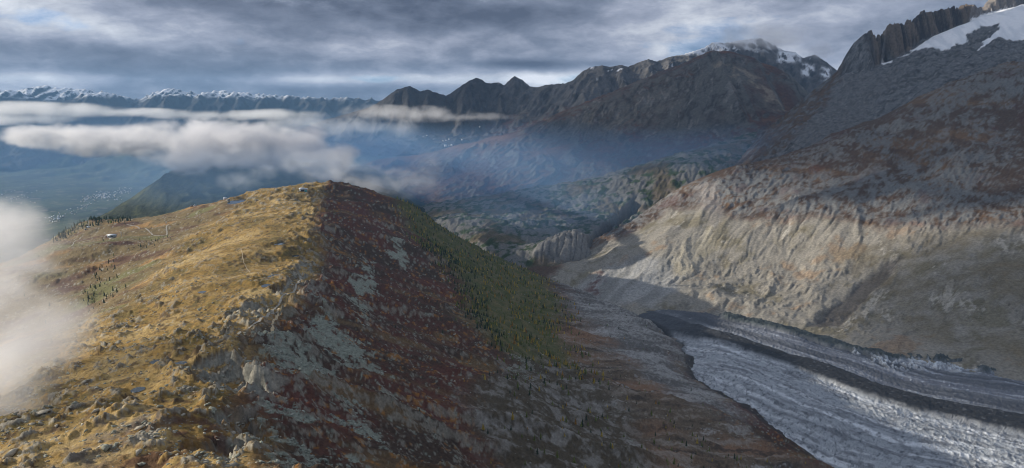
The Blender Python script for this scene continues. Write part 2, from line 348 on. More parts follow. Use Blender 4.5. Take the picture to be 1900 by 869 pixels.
def build_ridge():
    X, Y = XA, YA
    Z = tps_grid(RIDGE_PTS, X, Y, 0.0004)
    near = np.clip(RA / 1500.0, 0.25, 2.0)
    wx = X + 40 * fbm(X, Y, 150, 3, seed=3); wy = Y + 40 * fbm(X, Y, 150, 3, seed=9)
    d, s, _, sd_ = polyline(wx, wy, CREST); side = d * sd_                # + to the right of the crest
    right = sstep(-10, 30, side); left = 1 - right
    # cover zones, outlined on the ground
    zone = Zones(X, Y, RIDGE)
    shelf = zone([(60, 700), (150, 600), (225, 585), (300, 490), (380, 420), (440, 385), (430, 362), (330, 385), (250, 395), (100, 430), (-100, 470), (-150, 640)], 40)
    # --- relief
    hum = fbm(X, Y, 170, 5, 0.5, 11)
    Z = Z + 16 * hum * (1 - 0.3 * shelf)
    knob = ridged(wx, wy, 60, 4, 0.55, 21)                               # rocky knolls
    calm = zone([(300, 560), (380, 450), (470, 395), (560, 420), (560, 520), (470, 570), (380, 590)], 60, 60, 160, 23)
    lumps = fbm(X, Y, 22, 3, 0.55, 31)
    Z = Z + left * (1 - 0.75 * shelf) * (1 - 0.7 * calm) * (8 * (knob - 0.35) + 2.6 * lumps) + left * (1 - 0.4 * calm) * 1.7 * (ridged(X * 0.8 + 3 * lumps, Y, 10, 3, 0.6, 33) - 0.4) + shelf * (14 * fbm(X * 0.7, Y, 170, 4, 0.55, 40) + 5 * fbm(X, Y, 45, 4, 0.6, 41))
    Z = Z + np.exp(-(side / 75.0) ** 2) * (13 * (ridged(X + 15 * lumps, Y * 0.8, 52, 4, 0.6, 87) - 0.38) + 4 * (ridged(X, Y, 19, 3, 0.6, 88) - 0.4)) * sstep(420, 650, Y)
    # ribs and gullies down the right-hand slope
    gx = X * 0.86 + Y * 0.5; gy = -X * 0.5 + Y * 0.86                      # roughly along / across the fall line
    ribs = ridged(gy + 50 * fbm(X, Y, 200, 2, seed=51), gx * 0.28, 150, 5, 0.55, 52)
    rough = fbm(X, Y, 35, 4, 0.6, 61)
    lowR = zone([(1130, 565), (1050, 590), (1090, 690), (1150, 740), (1250, 869), (1700, 900), (1350, 700), (1250, 600)], 60)
    Z = Z + right * (1 - 0.65 * lowR) * (22 * (ribs - 0.4) + 5 * rough + 4 * (ridged(X, Y, 16, 3, 0.6, 63) - 0.4)) + right * lowR * (12 * (ribs - 0.4) + 3.0 * rough + 4.0 * (ridged(gy + 20 * fbm(X, Y, 120, 3, seed=15), gx * 0.15, 24, 4, 0.6, 65) - 0.4))
    # crags along the crest
    crag = zone([(385, 860), (400, 770), (470, 755), (480, 869)], 12, 15, 40, 71) + zone([(430, 700), (440, 660), (480, 665), (520, 720), (480, 760)], 12, 15, 40, 74) + 0.8 * zone([(420, 640), (400, 590), (440, 540), (520, 560), (500, 600)], 20, 20, 40, 77) + 0.6 * zone([(530, 560), (545, 480), (600, 470), (600, 560)], 20, 20, 40, 79)
    crag = np.clip(crag, 0, 1)
    strata = ridged(X * 0.9 + Y * 0.35, (Y - X * 0.3) * 0.35, 28, 4, 0.6, 81)
    Z = Z + crag * (8 * (strata - 0.3) + 3.5 * ridged(X, Y, 14, 3, 0.6, 83))
    def cliff(line, H, fade, near_side=True):
        d2, s2, _, sd2 = polyline(X + 10 * fbm(X, Y, 30, 4, 0.6, 91), Y + 10 * fbm(X, Y, 30, 4, 0.6, 93), survey(line)); e = d2 * sd2
        ends = sstep(0, 12, s2) * sstep(0, 12, s2.max() - s2)
        return H * sstep(0, 7, e) * sstep(fade, fade * 0.3, e) * ends * (0.85 + 0.5 * fbm(s2, 0 * s2, 40, 2, 0.5, 95))
    for line, H, fd in CLIFFS: cut = cliff(line, H, fd); Z = Z - cut; crag = np.maximum(crag, sstep(1, 5, cut))
    outc = sstep(0.52, 0.72, knob + 0.18 * lumps) * left * (1 - shelf) * (1 - 0.75 * calm)      # bedrock showing through the grass
    Z = Z + outc * (2.5 * ridged(X, Y, 11, 3, 0.6, 85))
    Z, flow = erode(X, Y, Z, 10, 0.03, 40, 0.16, 1.0, 3)
    bl = blur(Z, 6)
    for (px, py, w, h) in PONDS:                                          # hollows for the ponds
        p = survey([(px, py)])[0]; q = np.hypot((X - p[0]) / w, (Y - p[1]) / h); z0 = bl[q < 1.2].min() if (q < 1.2).any() else p[2]
        Z = mix(Z, z0, sstep(2.0, 1.15, q)); POND_Z.append((p[0], p[1], z0, w, h))
    for line, w in PATHS:                                                 # trodden ground
        P = survey(line); d2 = polyline(X, Y, P)[0]; Z = mix(Z, bl, sstep(w * 2.5, w, d2))
    sl = slope_of(X, Y, Z)
    fl = np.clip(np.log1p(blur(flow, 1)) / 4.0, 0, 1)
    # --- cover
    n1 = fbm(X, Y, 120, 5, 0.55, 101); n2 = fbm(X, Y, 30, 4, 0.6, 103); n3 = fbm(X, Y, 9, 3, 0.6, 105)
    grass = C(0.29, 0.18, 0.05); straw = C(0.43, 0.305, 0.125); heath = C(0.085, 0.052, 0.028); rock = C(0.27, 0.25, 0.20); olive = C(0.16, 0.13, 0.045)
    c = np.broadcast_to(grass, X.shape + (3,)).copy()
    c = paint(c, straw, sstep(-0.1, 0.35, n1 + 0.5 * n2))
    c = paint(c, heath, sstep(0.02, 0.26, n2 + 0.5 * n3 - 0.25 * n1 + 0.5 * (sl - 0.45)) * 0.85)
    c = paint(c, olive, sstep(-0.05, 0.3, -n1 + 0.6 * n3) * 0.65)
    # the shelf: olive pasture, heath and a few bare patches
    cs = np.broadcast_to(C(0.19, 0.14, 0.065), X.shape + (3,)).copy()
    cs = paint(cs, C(0.115, 0.062, 0.04), sstep(0.0, 0.3, fbm(X, Y * 1.5, 160, 5, 0.55, 111)))
    cs = paint(cs, C(0.34, 0.20, 0.075), sstep(0.15, 0.4, fbm(X, Y * 1.5, 200, 5, 0.55, 113)))
    cs = paint(cs, C(0.16, 0.15, 0.06), sstep(0.12, 0.4, fbm(X, Y, 240, 3, 0.5, 117)))
    c = paint(c, cs, shelf)
    # right of the crest: red heath, scree, then forest floor, moraine
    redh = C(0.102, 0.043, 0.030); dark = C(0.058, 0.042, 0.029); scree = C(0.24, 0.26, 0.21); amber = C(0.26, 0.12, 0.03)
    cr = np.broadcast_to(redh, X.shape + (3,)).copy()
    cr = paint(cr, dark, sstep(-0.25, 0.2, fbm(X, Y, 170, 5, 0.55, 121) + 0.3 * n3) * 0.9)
    cr = paint(cr, C(0.15, 0.10, 0.05), sstep(0.12, 0.4, fbm(gy, gx * 0.4, 80, 4, 0.6, 123)) * 0.8)
    cr = paint(cr, amber, sstep(0.33, 0.5, n2 + 0.4 * n1) * 0.9)
    streak = fbm(gy, gx * 0.22, 60, 5, 0.6, 125)
    sc = zone([(470, 625), (530, 615), (575, 650), (640, 690), (600, 730), (520, 690), (470, 670)], 20, 30, 60, 131)
    for q, poly in enumerate([
        [(615, 715), (655, 715), (705, 800), (700, 835), (640, 790)], [(480, 735), (560, 775), (610, 869), (505, 869)], [(690, 705), (745, 735), (735, 755), (680, 735)],
        [(560, 580), (600, 560), (640, 600), (700, 680), (640, 670), (580, 620)], [(655, 500), (690, 470), (700, 520), (680, 610), (655, 560)], [(745, 440), (755, 490), (735, 500), (725, 450)],
        [(620, 850), (650, 830), (690, 869), (620, 880)], [(600, 640), (690, 660), (720, 700), (640, 690)], [(940, 690), (970, 655), (1010, 690), (960, 720)]]):
        sc = np.maximum(sc, zone(poly, 28, 40, 45, 141 + 7 * q))
    sc = sstep(0.42, 0.54, 0.70 * sc + 0.6 * n3 + 0.6 * streak + 0.3 * n2)
    cr = paint(cr, scree * 0.9, sstep(0.30, 0.42, n3 + 0.3 * n2) * 0.8)
    cr = paint(cr, amber * 1.1, sstep(0.30, 0.40, fbm(X, Y, 11, 3, 0.6, 127) + 0.35 * n1) * 0.8)
    cr = paint(cr, scree, sc)
    cr = paint(cr, rock * 0.9, sstep(0.9, 1.25, sl + 0.4 * n2) * 0.7)
    wood = zone([(740, 372), (860, 400), (1000, 505), (1060, 600), (1090, 700), (1000, 690), (950, 655), (880, 610), (870, 540), (800, 460)], 60, 75, 120, 201)
    lowmix = zone([(860, 760), (950, 670), (1000, 655), (1090, 700), (1190, 740), (1320, 820), (1420, 890), (940, 890)], 35, 40, 100, 205)
    cr = paint(cr, mix(C(0.085, 0.09, 0.032), C(0.14, 0.12, 0.055), sstep(-0.2, 0.3, n2)[..., None]), wood)
    cr = paint(cr, mix(C(0.085, 0.068, 0.045), C(0.20, 0.185, 0.16), sstep(-0.08, 0.28, n2 + 0.4 * n3)[..., None]), lowmix)
    brown = zone([(1050, 560), (1130, 600), (1220, 700), (1330, 770), (1480, 860), (1560, 890), (1250, 890), (1150, 740), (1080, 690), (1030, 600)], 40, 40, 120, 211)
    cr = paint(cr, mix(C(0.125, 0.095, 0.065), C(0.21, 0.125, 0.075), sstep(-0.2, 0.25, fbm(gy, gx * 0.3, 140, 4, 0.55, 213))[..., None]), brown)
    fs = fbm(gy + 8 * n2, gx * 0.14, 22, 4, 0.62, 214)
    cr = paint(cr, C(0.26, 0.225, 0.185), sstep(0.08, 0.32, fs + 0.3 * n3) * brown * 0.75)
    cr = paint(cr, C(0.05, 0.04, 0.032), sstep(0.08, 0.32, -fs + 0.3 * n3) * brown * 0.8)
    mor = zone([(1010, 512), (1080, 590), (1180, 690), (1300, 760), (1380, 770), (1280, 690), (1260, 630), (1180, 575), (1100, 540)], 80, 70, 100, 215)
    cr = paint(cr, mix(C(0.13, 0.122, 0.112), C(0.30, 0.295, 0.28), sstep(-0.22, 0.3, streak + 0.7 * n3)[..., None]), mor * sstep(-0.55, 0.0, n2 + 0.5 * streak + 0.3 * mor))
    cr = paint(cr, C(0.36, 0.35, 0.33), sstep(0.28, 0.42, streak + 0.35 * n3) * np.clip(brown + mor + lowmix * 0.5, 0, 1) * 0.6)
    foot = zone([(1255, 620), (1275, 690), (1400, 770), (1500, 840), (1560, 880), (1700, 890), (1500, 770), (1330, 690)], 12, 15, 60, 219)
    cr = paint(cr, C(0.05, 0.048, 0.046), foot * 0.85)
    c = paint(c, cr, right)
    c = paint(c, rock * 1.15, sstep(0.28, 0.38, fbm(X, Y, 7, 3, 0.6, 107) + 0.5 * (knob - 0.35)) * left * 0.85 * (1 - 0.5 * calm))
    c = paint(c, heath * 0.9, sstep(0.22, 0.34, fbm(X * 0.6, Y, 8, 3, 0.6, 108) - 0.3 * n1) * left * 0.8)
    c = paint(c, rock, np.clip(outc * sstep(-0.25, 0.15, n3 + 0.5 * n2), 0, 1) * 0.9)
    c = paint(c, mix(C(0.20, 0.20, 0.17), C(0.34, 0.32, 0.26), sstep(-0.2, 0.3, n3)[..., None]), crag * sstep(0.45, 0.8, sl + 0.3 * n3) * 0.95)
    low_heath = zone([(170, 869), (230, 800), (330, 770), (440, 740), (470, 869)], 30, 30, 60, 229)
    c = paint(c, mix(C(0.085, 0.036, 0.024), C(0.20, 0.11, 0.03), sstep(-0.2, 0.25, n2)[..., None]), low_heath * sstep(-0.12, 0.12, fbm(X, Y, 28, 4, 0.6, 227) + 0.25 * n3) * 0.85 * (1 - outc))
    wet = zone([(100, 869), (170, 790), (290, 760), (330, 790), (220, 830), (190, 869)], 15, 15, 40, 231)   # trampled stony patch
    c = paint(c, C(0.15, 0.125, 0.10), wet * 0.7 * sstep(-0.2, 0.2, n2 + n3))
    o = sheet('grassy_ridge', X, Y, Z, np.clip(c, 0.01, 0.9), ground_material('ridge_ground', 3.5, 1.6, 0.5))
    tag(o, kind='structure'); return Z, dict(shelf=shelf, wood=wood, right=right, left=left, sl=sl, sc=sc, lowmix=lowmix, crag=crag, outc=outc, brown=brown)
ZA, MASK = build_ridge()
_th0 = math.tan(math.radians(-43)); _dth = (math.tan(math.radians(30)) - _th0) / 799
_lr0, _dlr = math.log(300), math.log(3300 / 300) / 519
def ridge_index(x, y):
    r = np.maximum(y, 300); th = x / r
    return np.clip((np.log(r) - _lr0) / _dlr, 0, 518.999), np.clip((th - _th0) / _dth, 0, 798.999)
def on_ridge(x, y, F=None):
    F = ZA if F is None else F
    i, j = ridge_index(np.asarray(x, float), np.asarray(y, float)); a = i.astype(int); b = j.astype(int); f = i - a; g = j - b
    return (F[a, b] * (1 - g) + F[a, b + 1] * g) * (1 - f) + (F[a + 1, b] * (1 - g) + F[a + 1, b + 1] * g) * f

# ------------------------------------------------------------------ the mountains round the valley
def smax(a, b, k):
    h = np.clip(0.5 + 0.5 * (a - b) / k, 0, 1); return b + (a - b) * h + k * h * (1 - h)
def wedge(X, Y, P, slope, jag=0.0, jscale=60.0, seed=0, cliff=None, wob=0.25):
    """a crest: its height along a measured skyline, falling off to both sides (cliff = width, slope of the wall under it)"""
    P = dense(P, 40.0); d, s, h, sd_ = polyline(X, Y, P)
    if jag:
        j = ridged(s, 0 * s + 3.7, jscale, 4, 0.6, seed) - 0.45
        h = h + jag * j
    n = 1 + wob * fbm(s, d * 0.5, 220, 4, 0.55, seed + 5) * 2
    if cliff:
        w, g = cliff; wv = w * (1 + 0.5 * fbm(s, 0 * s, 90, 3, 0.6, seed + 9) * 2)
        drop = np.where(d < wv, d * g, wv * g + (d - wv) * slope * n)
    else: drop = d * slope * n
    return h - drop, d, s, sd_

# ---- the wall of the valley to the right of the glacier, with the brown spur above it
WALL_CREST = pts([(1097, 447, 3500), (1135, 428, 3560), (1187, 401, 3620), (1240, 361, 3680), (1275, 342, 3700), (1320, 322, 3720), (1361, 308, 3730), (1434, 295, 3740), (1483, 278, 3750), (1528, 264, 3750),
                  (1553, 247, 3750), (1587, 236, 3740), (1639, 219, 3730), (1674, 198, 3720), (1702, 187, 3710), (1726, 177, 3700), (1763, 155, 3680), (1816, 139, 3660), (1845, 124, 3650), (1879, 114, 3640), (1920, 118, 3640), (2000, 95, 3640), (2150, 60, 3640)])
WALL_PTS = np.vstack([pts([
    (2150, 745, 1500), (1900, 690, 1745), (1640, 650, 1975), (1400, 590, 2360), (1250, 567, 2570), (1160, 573, 2620), (1060, 548, 2850),
    (1900, 600, 1960), (1900, 500, 2230), (1900, 410, 2500), (1900, 320, 2820), (1900, 250, 3080), (1900, 180, 3350), (2150, 500, 2100), (2150, 300, 2700),
    (1700, 590, 2170), (1700, 520, 2390), (1700, 400, 2780), (1700, 330, 3030), (1700, 260, 3320), (1500, 520, 2640), (1500, 410, 2990), (1500, 330, 3330), (1560, 590, 2310),
    (1350, 500, 2830), (1350, 400, 3200), (1250, 450, 3060), (1200, 500, 2910), (1150, 530, 2800), (1300, 370, 3400), (1020, 490, 3230), (1080, 480, 3250), (1000, 515, 2980), (1150, 460, 3200), (1420, 560, 2490)]),
    dense(WALL_CREST, 300.0),
    np.array([hid(1600, 1500, CAM_Z - 860), hid(1400, 1900, CAM_Z - 850), hid(1150, 2400, CAM_Z - 850), hid(1000, 2800, CAM_Z - 850), hid(900, 3200, CAM_Z - 830),
              hid(1100, 3900, CAM_Z - 850), hid(1250, 4200, CAM_Z - 700), hid(1450, 4300, CAM_Z - 420), hid(1700, 4300, CAM_Z - 150), hid(1900, 4300, CAM_Z + 20), hid(2200, 4300, CAM_Z + 60)])])
WALL = TPS(WALL_PTS, 0.0006)
def build_wall():
    X, Y, R = patch(-2, 40, 520, 1450, 4000, 370)
    Z = tps_grid(WALL_PTS, X, Y, 0.0006)
    zone = Zones(X, Y, WALL, 1300, 4200)
    d, s, h, sd_ = polyline(X, Y, dense(WALL_CREST, 60.0))
    slabs = zone([(1270, 345), (1330, 330), (1420, 320), (1500, 330), (1700, 300), (1830, 320), (1800, 420), (1600, 412), (1480, 395), (1350, 400)], 60, 90, 220, 301)
    low = zone([(1000, 560), (1060, 480), (1160, 440), (1250, 385), (1350, 400), (1500, 405), (1700, 418), (1960, 420), (2200, 480), (2200, 800), (1500, 680), (1200, 620)], 45, 90, 200, 303)
    # fall line runs towards the camera and to the left
    fa = X * 0.55 + Y * 0.83; fc = X * 0.83 - Y * 0.55
    warp = 120 * fbm(X, Y, 380, 3, 0.5, 311)
    ribs = ridged(fc + warp, fa * 0.25, 330, 5, 0.5, 313)
    patchy = sstep(-0.2, 0.25, fbm(X + warp, Y, 420, 4, 0.55, 314))            # bare rock, as against smooth scree
    rocky = np.clip(patchy + 0.6 * slabs, 0, 1)
    blocky = ridged(fc + 0.6 * warp, fa * 0.55, 46, 5, 0.62, 315)
    Z = Z + 26 * (ribs - 0.42) * sstep(0, 160, d) + rocky * (11 * (blocky - 0.4) + 6.0 * (ridged(X, Y, 17, 3, 0.6, 316) - 0.4)) + (1 - rocky) * 1.5 * fbm(fc, fa * 0.15, 14, 3, 0.6, 318) + 18 * fbm(X, Y, 320, 3, 0.5, 317) * sstep(0, 200, d)
    terr = fbm(X * 0.25 + 30 * fbm(X, Y, 130, 3, seed=5), Z * 1.0 + 0.16 * X, 30, 3, 0.6, 319)     # ledges
    Z = Z + 6 * terr * rocky
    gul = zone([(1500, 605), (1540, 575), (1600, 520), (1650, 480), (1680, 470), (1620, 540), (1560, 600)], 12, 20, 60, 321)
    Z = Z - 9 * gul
    Z, flow = erode(X, Y, Z, 4, 0.03, 60, 0.14, 1.0, 5)
    sl = slope_of(X, Y, Z)
    n1 = fbm(X, Y, 260, 5, 0.58, 331); n2 = fbm(X, Y, 60, 4, 0.6, 333); n3 = fbm(X, Y, 18, 3, 0.6, 335)
    streak = fbm(fc + 0.4 * warp, fa * 0.2, 70, 5, 0.6, 337)
    heath = C(0.092, 0.06, 0.04); orange = C(0.165, 0.098, 0.05); grey = C(0.185, 0.188, 0.182); pale = C(0.27, 0.25, 0.21); red = C(0.10, 0.034, 0.026); ochre = C(0.28, 0.20, 0.13)
    c = np.broadcast_to(heath, X.shape + (3,)).copy()
    c = paint(c, orange, sstep(0.0, 0.35, fbm(X * 0.6, Z * 2.0, 200, 5, 0.6, 341) + 0.3 * n2) * 0.8)
    c = paint(c, grey, sstep(0.30, 0.62, sl * 0.5 + 0.5 * n2 + 0.4 * n3 + 0.2 * patchy) * 0.85)
    c = paint(c, grey, slabs * sstep(-0.35, 0.15, n2 + 0.6 * n3 + 0.3 * n1) * 0.9)
    c = paint(c, red, sstep(0.16, 0.4, n1 + 0.3 * n2) * (1 - low) * 0.4)
    c = paint(c, red * 1.2, sstep(0.0, 0.5, low) * sstep(1.0, 0.5, low) * sstep(-0.1, 0.2, n2) * 0.6)
    cl = np.broadcast_to(pale, X.shape + (3,)).copy()
    cl = paint(cl, C(0.19, 0.175, 0.145), sstep(-0.05, 0.3, streak + 0.5 * n2))
    cl = paint(cl, ochre, sstep(0.22, 0.45, n1 + 0.5 * n2) * 0.7)
    cl = paint(cl, C(0.15, 0.125, 0.06), sstep(0.05, 0.4, -n1 + 0.4 * n2) * 0.55)
    cl = paint(cl, C(0.44, 0.41, 0.35), sstep(0.25, 0.45, streak - 0.3 * n1 + 0.3 * n3) * 0.8)
    up = zone([(1560, 470), (1700, 440), (1960, 430), (2200, 470), (2200, 760), (1900, 680), (1750, 640), (1640, 560)], 60, 80, 200, 347)
    cl = paint(cl, C(0.17, 0.14, 0.085), up * sstep(-0.3, 0.25, n1 + 0.4 * n2) * 0.75)
    c = paint(c, cl, low)
    crack = ridged(fc + 0.5 * warp, fa * 0.4, 34, 3, 0.6, 339); c = paint(c, c * 0.45, sstep(0.80, 0.93, crack + 0.1 * n3) * rocky * 0.8)
    bright = zone([(1280, 440), (1320, 420), (1330, 460), (1290, 500), (1260, 520), (1250, 490)], 30, 30, 60, 351)
    c = paint(c, C(0.50, 0.45, 0.34), bright * 0.75 * sstep(-0.3, 0.2, streak))
    apron = zone([(1060, 570), (1080, 520), (1160, 480), (1240, 480), (1260, 540), (1210, 570)], 40, 50, 100, 353)
    c = paint(c, mix(C(0.22, 0.22, 0.21), C(0.33, 0.33, 0.32), sstep(-0.2, 0.2, streak)[..., None]), apron * 0.85)
    c = paint(c, red, zone([(1085, 510), (1115, 505), (1125, 545), (1090, 545)], 25, 30, 60, 355) * sstep(-0.1, 0.2, n2) * 0.8)
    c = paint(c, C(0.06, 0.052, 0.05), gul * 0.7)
    scar = zone([(1285, 345), (1330, 335), (1345, 400), (1325, 425), (1300, 385)], 20, 20, 60, 357)
    c = paint(c, C(0.30, 0.275, 0.25), scar * 0.6)
    tag(sheet('valley_wall', X, Y, Z, np.clip(c, 0.01, 0.9), ground_material('wall_ground', 9.0, 4.0, 0.45)), kind='structure')
build_wall()

# ---- the jagged mountain behind it
HORN_CREST = pts([(1250, 395, 4600), (1300, 335, 4700), (1350, 297, 4800), (1400, 257, 4850), (1440, 226, 4900), (1480, 193, 4950), (1512, 165, 5000), (1540, 144, 5000), (1555, 130, 5000), (1563, 115, 5000), (1570, 101, 5000), (1584, 80, 5000), (1601, 65, 5000), (1614, 57, 5000), (1622, 74, 5000), (1626, 77, 5000), (1630, 62, 5000), (1635, 88, 5000),
                  (1639, 66, 5010), (1649, 51, 5020), (1657, 42, 5030), (1672, 44, 5040), (1676, 52, 5050), (1685, 39, 5060), (1699, 35, 5070), (1711, 21, 5080), (1717, 27, 5090), (1728, 22, 5100), (1749, 20, 5110), (1770, 14, 5120), (1775, 20, 5130), (1795, 8, 5140), (1805, 11, 5150), (1814, 17, 5160), (1822, 20, 5170),
                  (1837, 1, 5200), (1846, -9, 5220), (1880, -20, 5250), (1960, 5, 5300), (2150, 20, 5300)])
HORN_FOOT = [(1563, 139, 4860), (1600, 128, 4850), (1635, 119, 4850), (1668, 106, 4870), (1700, 90, 4900), (1727, 69, 4950), (1795, 43, 5000), (1822, 30, 5050), (1860, 16, 5100), (1900, 12, 5120), (2000, 30, 5150)]
HORN_PTS = np.vstack([pts(HORN_FOOT + [(1330, 325, 4550), (1400, 285, 4400), (1480, 250, 4250), (1480, 210, 4700), (1540, 165, 4800), (1600, 220, 4300), (1560, 190, 4600), (1620, 160, 4600), (1700, 178, 4280), (1700, 130, 4600), (1780, 130, 4400), (1800, 90, 4700), (1850, 112, 4380), (1900, 100, 4420), (1900, 60, 4750),
                             (2100, 60, 4500), (2100, 10, 4900), (1280, 370, 4450), (1380, 310, 4250)]),
                      np.array([hid(1300, 4000, CAM_Z - 640), hid(1500, 3900, CAM_Z - 330), hid(1700, 3900, CAM_Z - 110), hid(1900, 3900, CAM_Z + 80), hid(2150, 3900, CAM_Z + 180),
                                hid(1550, 5500, CAM_Z - 100), hid(1700, 5600, CAM_Z + 100), hid(1900, 5700, CAM_Z + 300), hid(2150, 5700, CAM_Z + 350), hid(1400, 5400, CAM_Z - 500), hid(1250, 5100, CAM_Z - 750)])])
def split_snow(name, X, Y, Z, c, snow, material, cells_label='snowfield'):
    m = snow[:-1, :-1] + snow[1:, :-1] + snow[:-1, 1:] + snow[1:, 1:] > 2.0
    tag(sheet(name, X, Y, Z, c, material, ~m), kind='structure')
    if m.any(): tag(sheet(cells_label, X, Y, Z + 0.0, c, SNOW, m), kind='structure')
SNOW = ground_material('snow', 12.0, 1.5, 0.08, 0.6, 0.3)
def build_horn():
    X, Y, R = patch(11.5, 40, 440, 3900, 5450, 230)
    Z = tps_grid(HORN_PTS, X, Y, 0.0003)
    surf = TPS(HORN_PTS, 0.0003); zone = Zones(X, Y, surf, 3700, 5600)
    # towers: near-vertical wall with flutes and notches
    P = dense(HORN_CREST, 20.0); d, s, h, sd_ = polyline(X, Y, P)
    jag = (ridged(s, 0 * s + 9.1, 55, 3, 0.6, 403) - 0.5)
    tower = sstep(1400, 1480, s)                                      # where the rock towers begin along the crest
    flute = 0.55 * ridged(s + 0.15 * d, d * 0.10, 38, 4, 0.62, 405) + 0.8 * ridged(s - 0.2 * d, d * 0.15, 135, 3, 0.6, 415)
    dd = np.maximum(d - 34 * flute * tower - 2, 0)
    W = h + tower * (30 * jag * (0.4 + 1.2 * sstep(-0.2, 0.3, fbm(s, 0 * s, 140, 2, 0.5, 417))) + 30 * (ridged(s, 0 * s + 1.3, 34, 3, 0.7, 407) - 0.45)) - dd * mix(0.95, 2.6, tower) * (1 + 0.25 * fbm(s, d, 60, 3, 0.5, 409))
    base = Z + 30 * (ridged(X * 0.8 - Y * 0.5, (X * 0.5 + Y * 0.8) * 0.4, 170, 5, 0.58, 411) - 0.4) + 16 * (ridged(X + 30 * fbm(X, Y, 90, 3, seed=4), Y, 75, 5, 0.62, 412) - 0.4)
    df, sf, hf, sdf = polyline(X, Y, dense(pts(HORN_FOOT), 40.0)); behind = (sdf < 0) & (sf > 1) & (sf < sf.max() - 1)
    base = np.where(behind, np.minimum(base, hf - 0.3 * df), base)
    Z = smax(base, W, 12.0); wall = sstep(-10, 15, W - base)
    Z = Z + wall * sstep(1400, 1480, s) * 9 * (ridged(X + 0.5 * Z, Y, 26, 4, 0.65, 418) - 0.45)
    Z, flow = erode(X, Y, Z, 2, 0.03, 36, 0.12, 1.0, 7)
    sl = slope_of(X, Y, Z); n1 = fbm(X, Y, 220, 4, 0.55, 421); n2 = fbm(X, Y, 50, 4, 0.6, 423)
    c = np.broadcast_to(C(0.16, 0.16, 0.16), X.shape + (3,)).copy()
    c = paint(c, C(0.09, 0.088, 0.085), sstep(-0.1, 0.25, n2 + 0.4 * n1))
    c = paint(c, C(0.25, 0.245, 0.24), sstep(0.12, 0.4, fbm(X, Y, 26, 4, 0.62, 424) + 0.3 * n2) * 0.8)
    c = paint(c, C(0.055, 0.052, 0.05), sstep(0.12, 0.4, fbm(X * 0.6, Y, 30, 4, 0.62, 426) - 0.3 * n1) * 0.8)
    scree = zone([(1480, 255), (1540, 180), (1560, 145), (1640, 125), (1690, 130), (1640, 170), (1600, 230), (1520, 290)], 40, 50, 150, 425)
    c = paint(c, C(0.155, 0.15, 0.145), scree * 0.45)
    heath = zone([(1300, 340), (1400, 262), (1480, 200), (1540, 150), (1560, 150), (1520, 200), (1460, 270), (1390, 310), (1320, 345)], 30, 60, 150, 427)
    c = paint(c, mix(C(0.085, 0.062, 0.045), C(0.13, 0.082, 0.05), sstep(-0.2, 0.3, n2)[..., None]), heath * 0.85 * sstep(-0.35, 0.05, n2))
    c = paint(c, mix(C(0.06, 0.052, 0.048), C(0.17, 0.135, 0.105), sstep(0.3, 0.7, flute + 0.3 * n2)[..., None]), wall * sstep(1380, 1500, s))
    sn = zone([(1690, 93), (1712, 80), (1735, 64), (1795, 42), (1822, 29), (1850, 17), (1900, 6), (2200, -30), (2200, 70), (1900, 74), (1860, 72), (1835, 80), (1815, 92), (1822, 78), (1850, 60), (1856, 46), (1820, 48), (1797, 62), (1795, 76), (1772, 82), (1765, 92), (1735, 88), (1700, 95), (1668, 106), (1690, 100)], 18, 34, 60, 431)
    sn = np.maximum(sn, zone([(1636, 106), (1640, 114), (1655, 111), (1655, 116), (1635, 118)], 8, 6, 30, 433))
    snow = sstep(0.42, 0.60, sn + 0.55 * n2 + 0.25 * fbm(X, Y, 18, 3, 0.6, 437)) * (1 - 0.9 * wall)
    snow = np.maximum(snow, 0.9 * sstep(0.42, 0.5, n2) * sstep(0.8, 0.4, sl) * sstep(CAM_Z + 380, CAM_Z + 480, Z) * sstep(0, 40, d))
    Z = mix(Z, blur(Z, 6) + 3, snow)
    c = paint(c, mix(C(0.72, 0.75, 0.78), C(0.88, 0.89, 0.90), sstep(-0.2, 0.2, fbm(X, Y * 0.3, 60, 4, 0.6, 435))[..., None]), snow)
    split_snow('jagged_mountain', X, Y, Z, np.clip(c, 0.01, 0.9), snow, ground_material('horn_rock', 14.0, 7.0, 0.4), 'hanging_glacier')
build_horn()

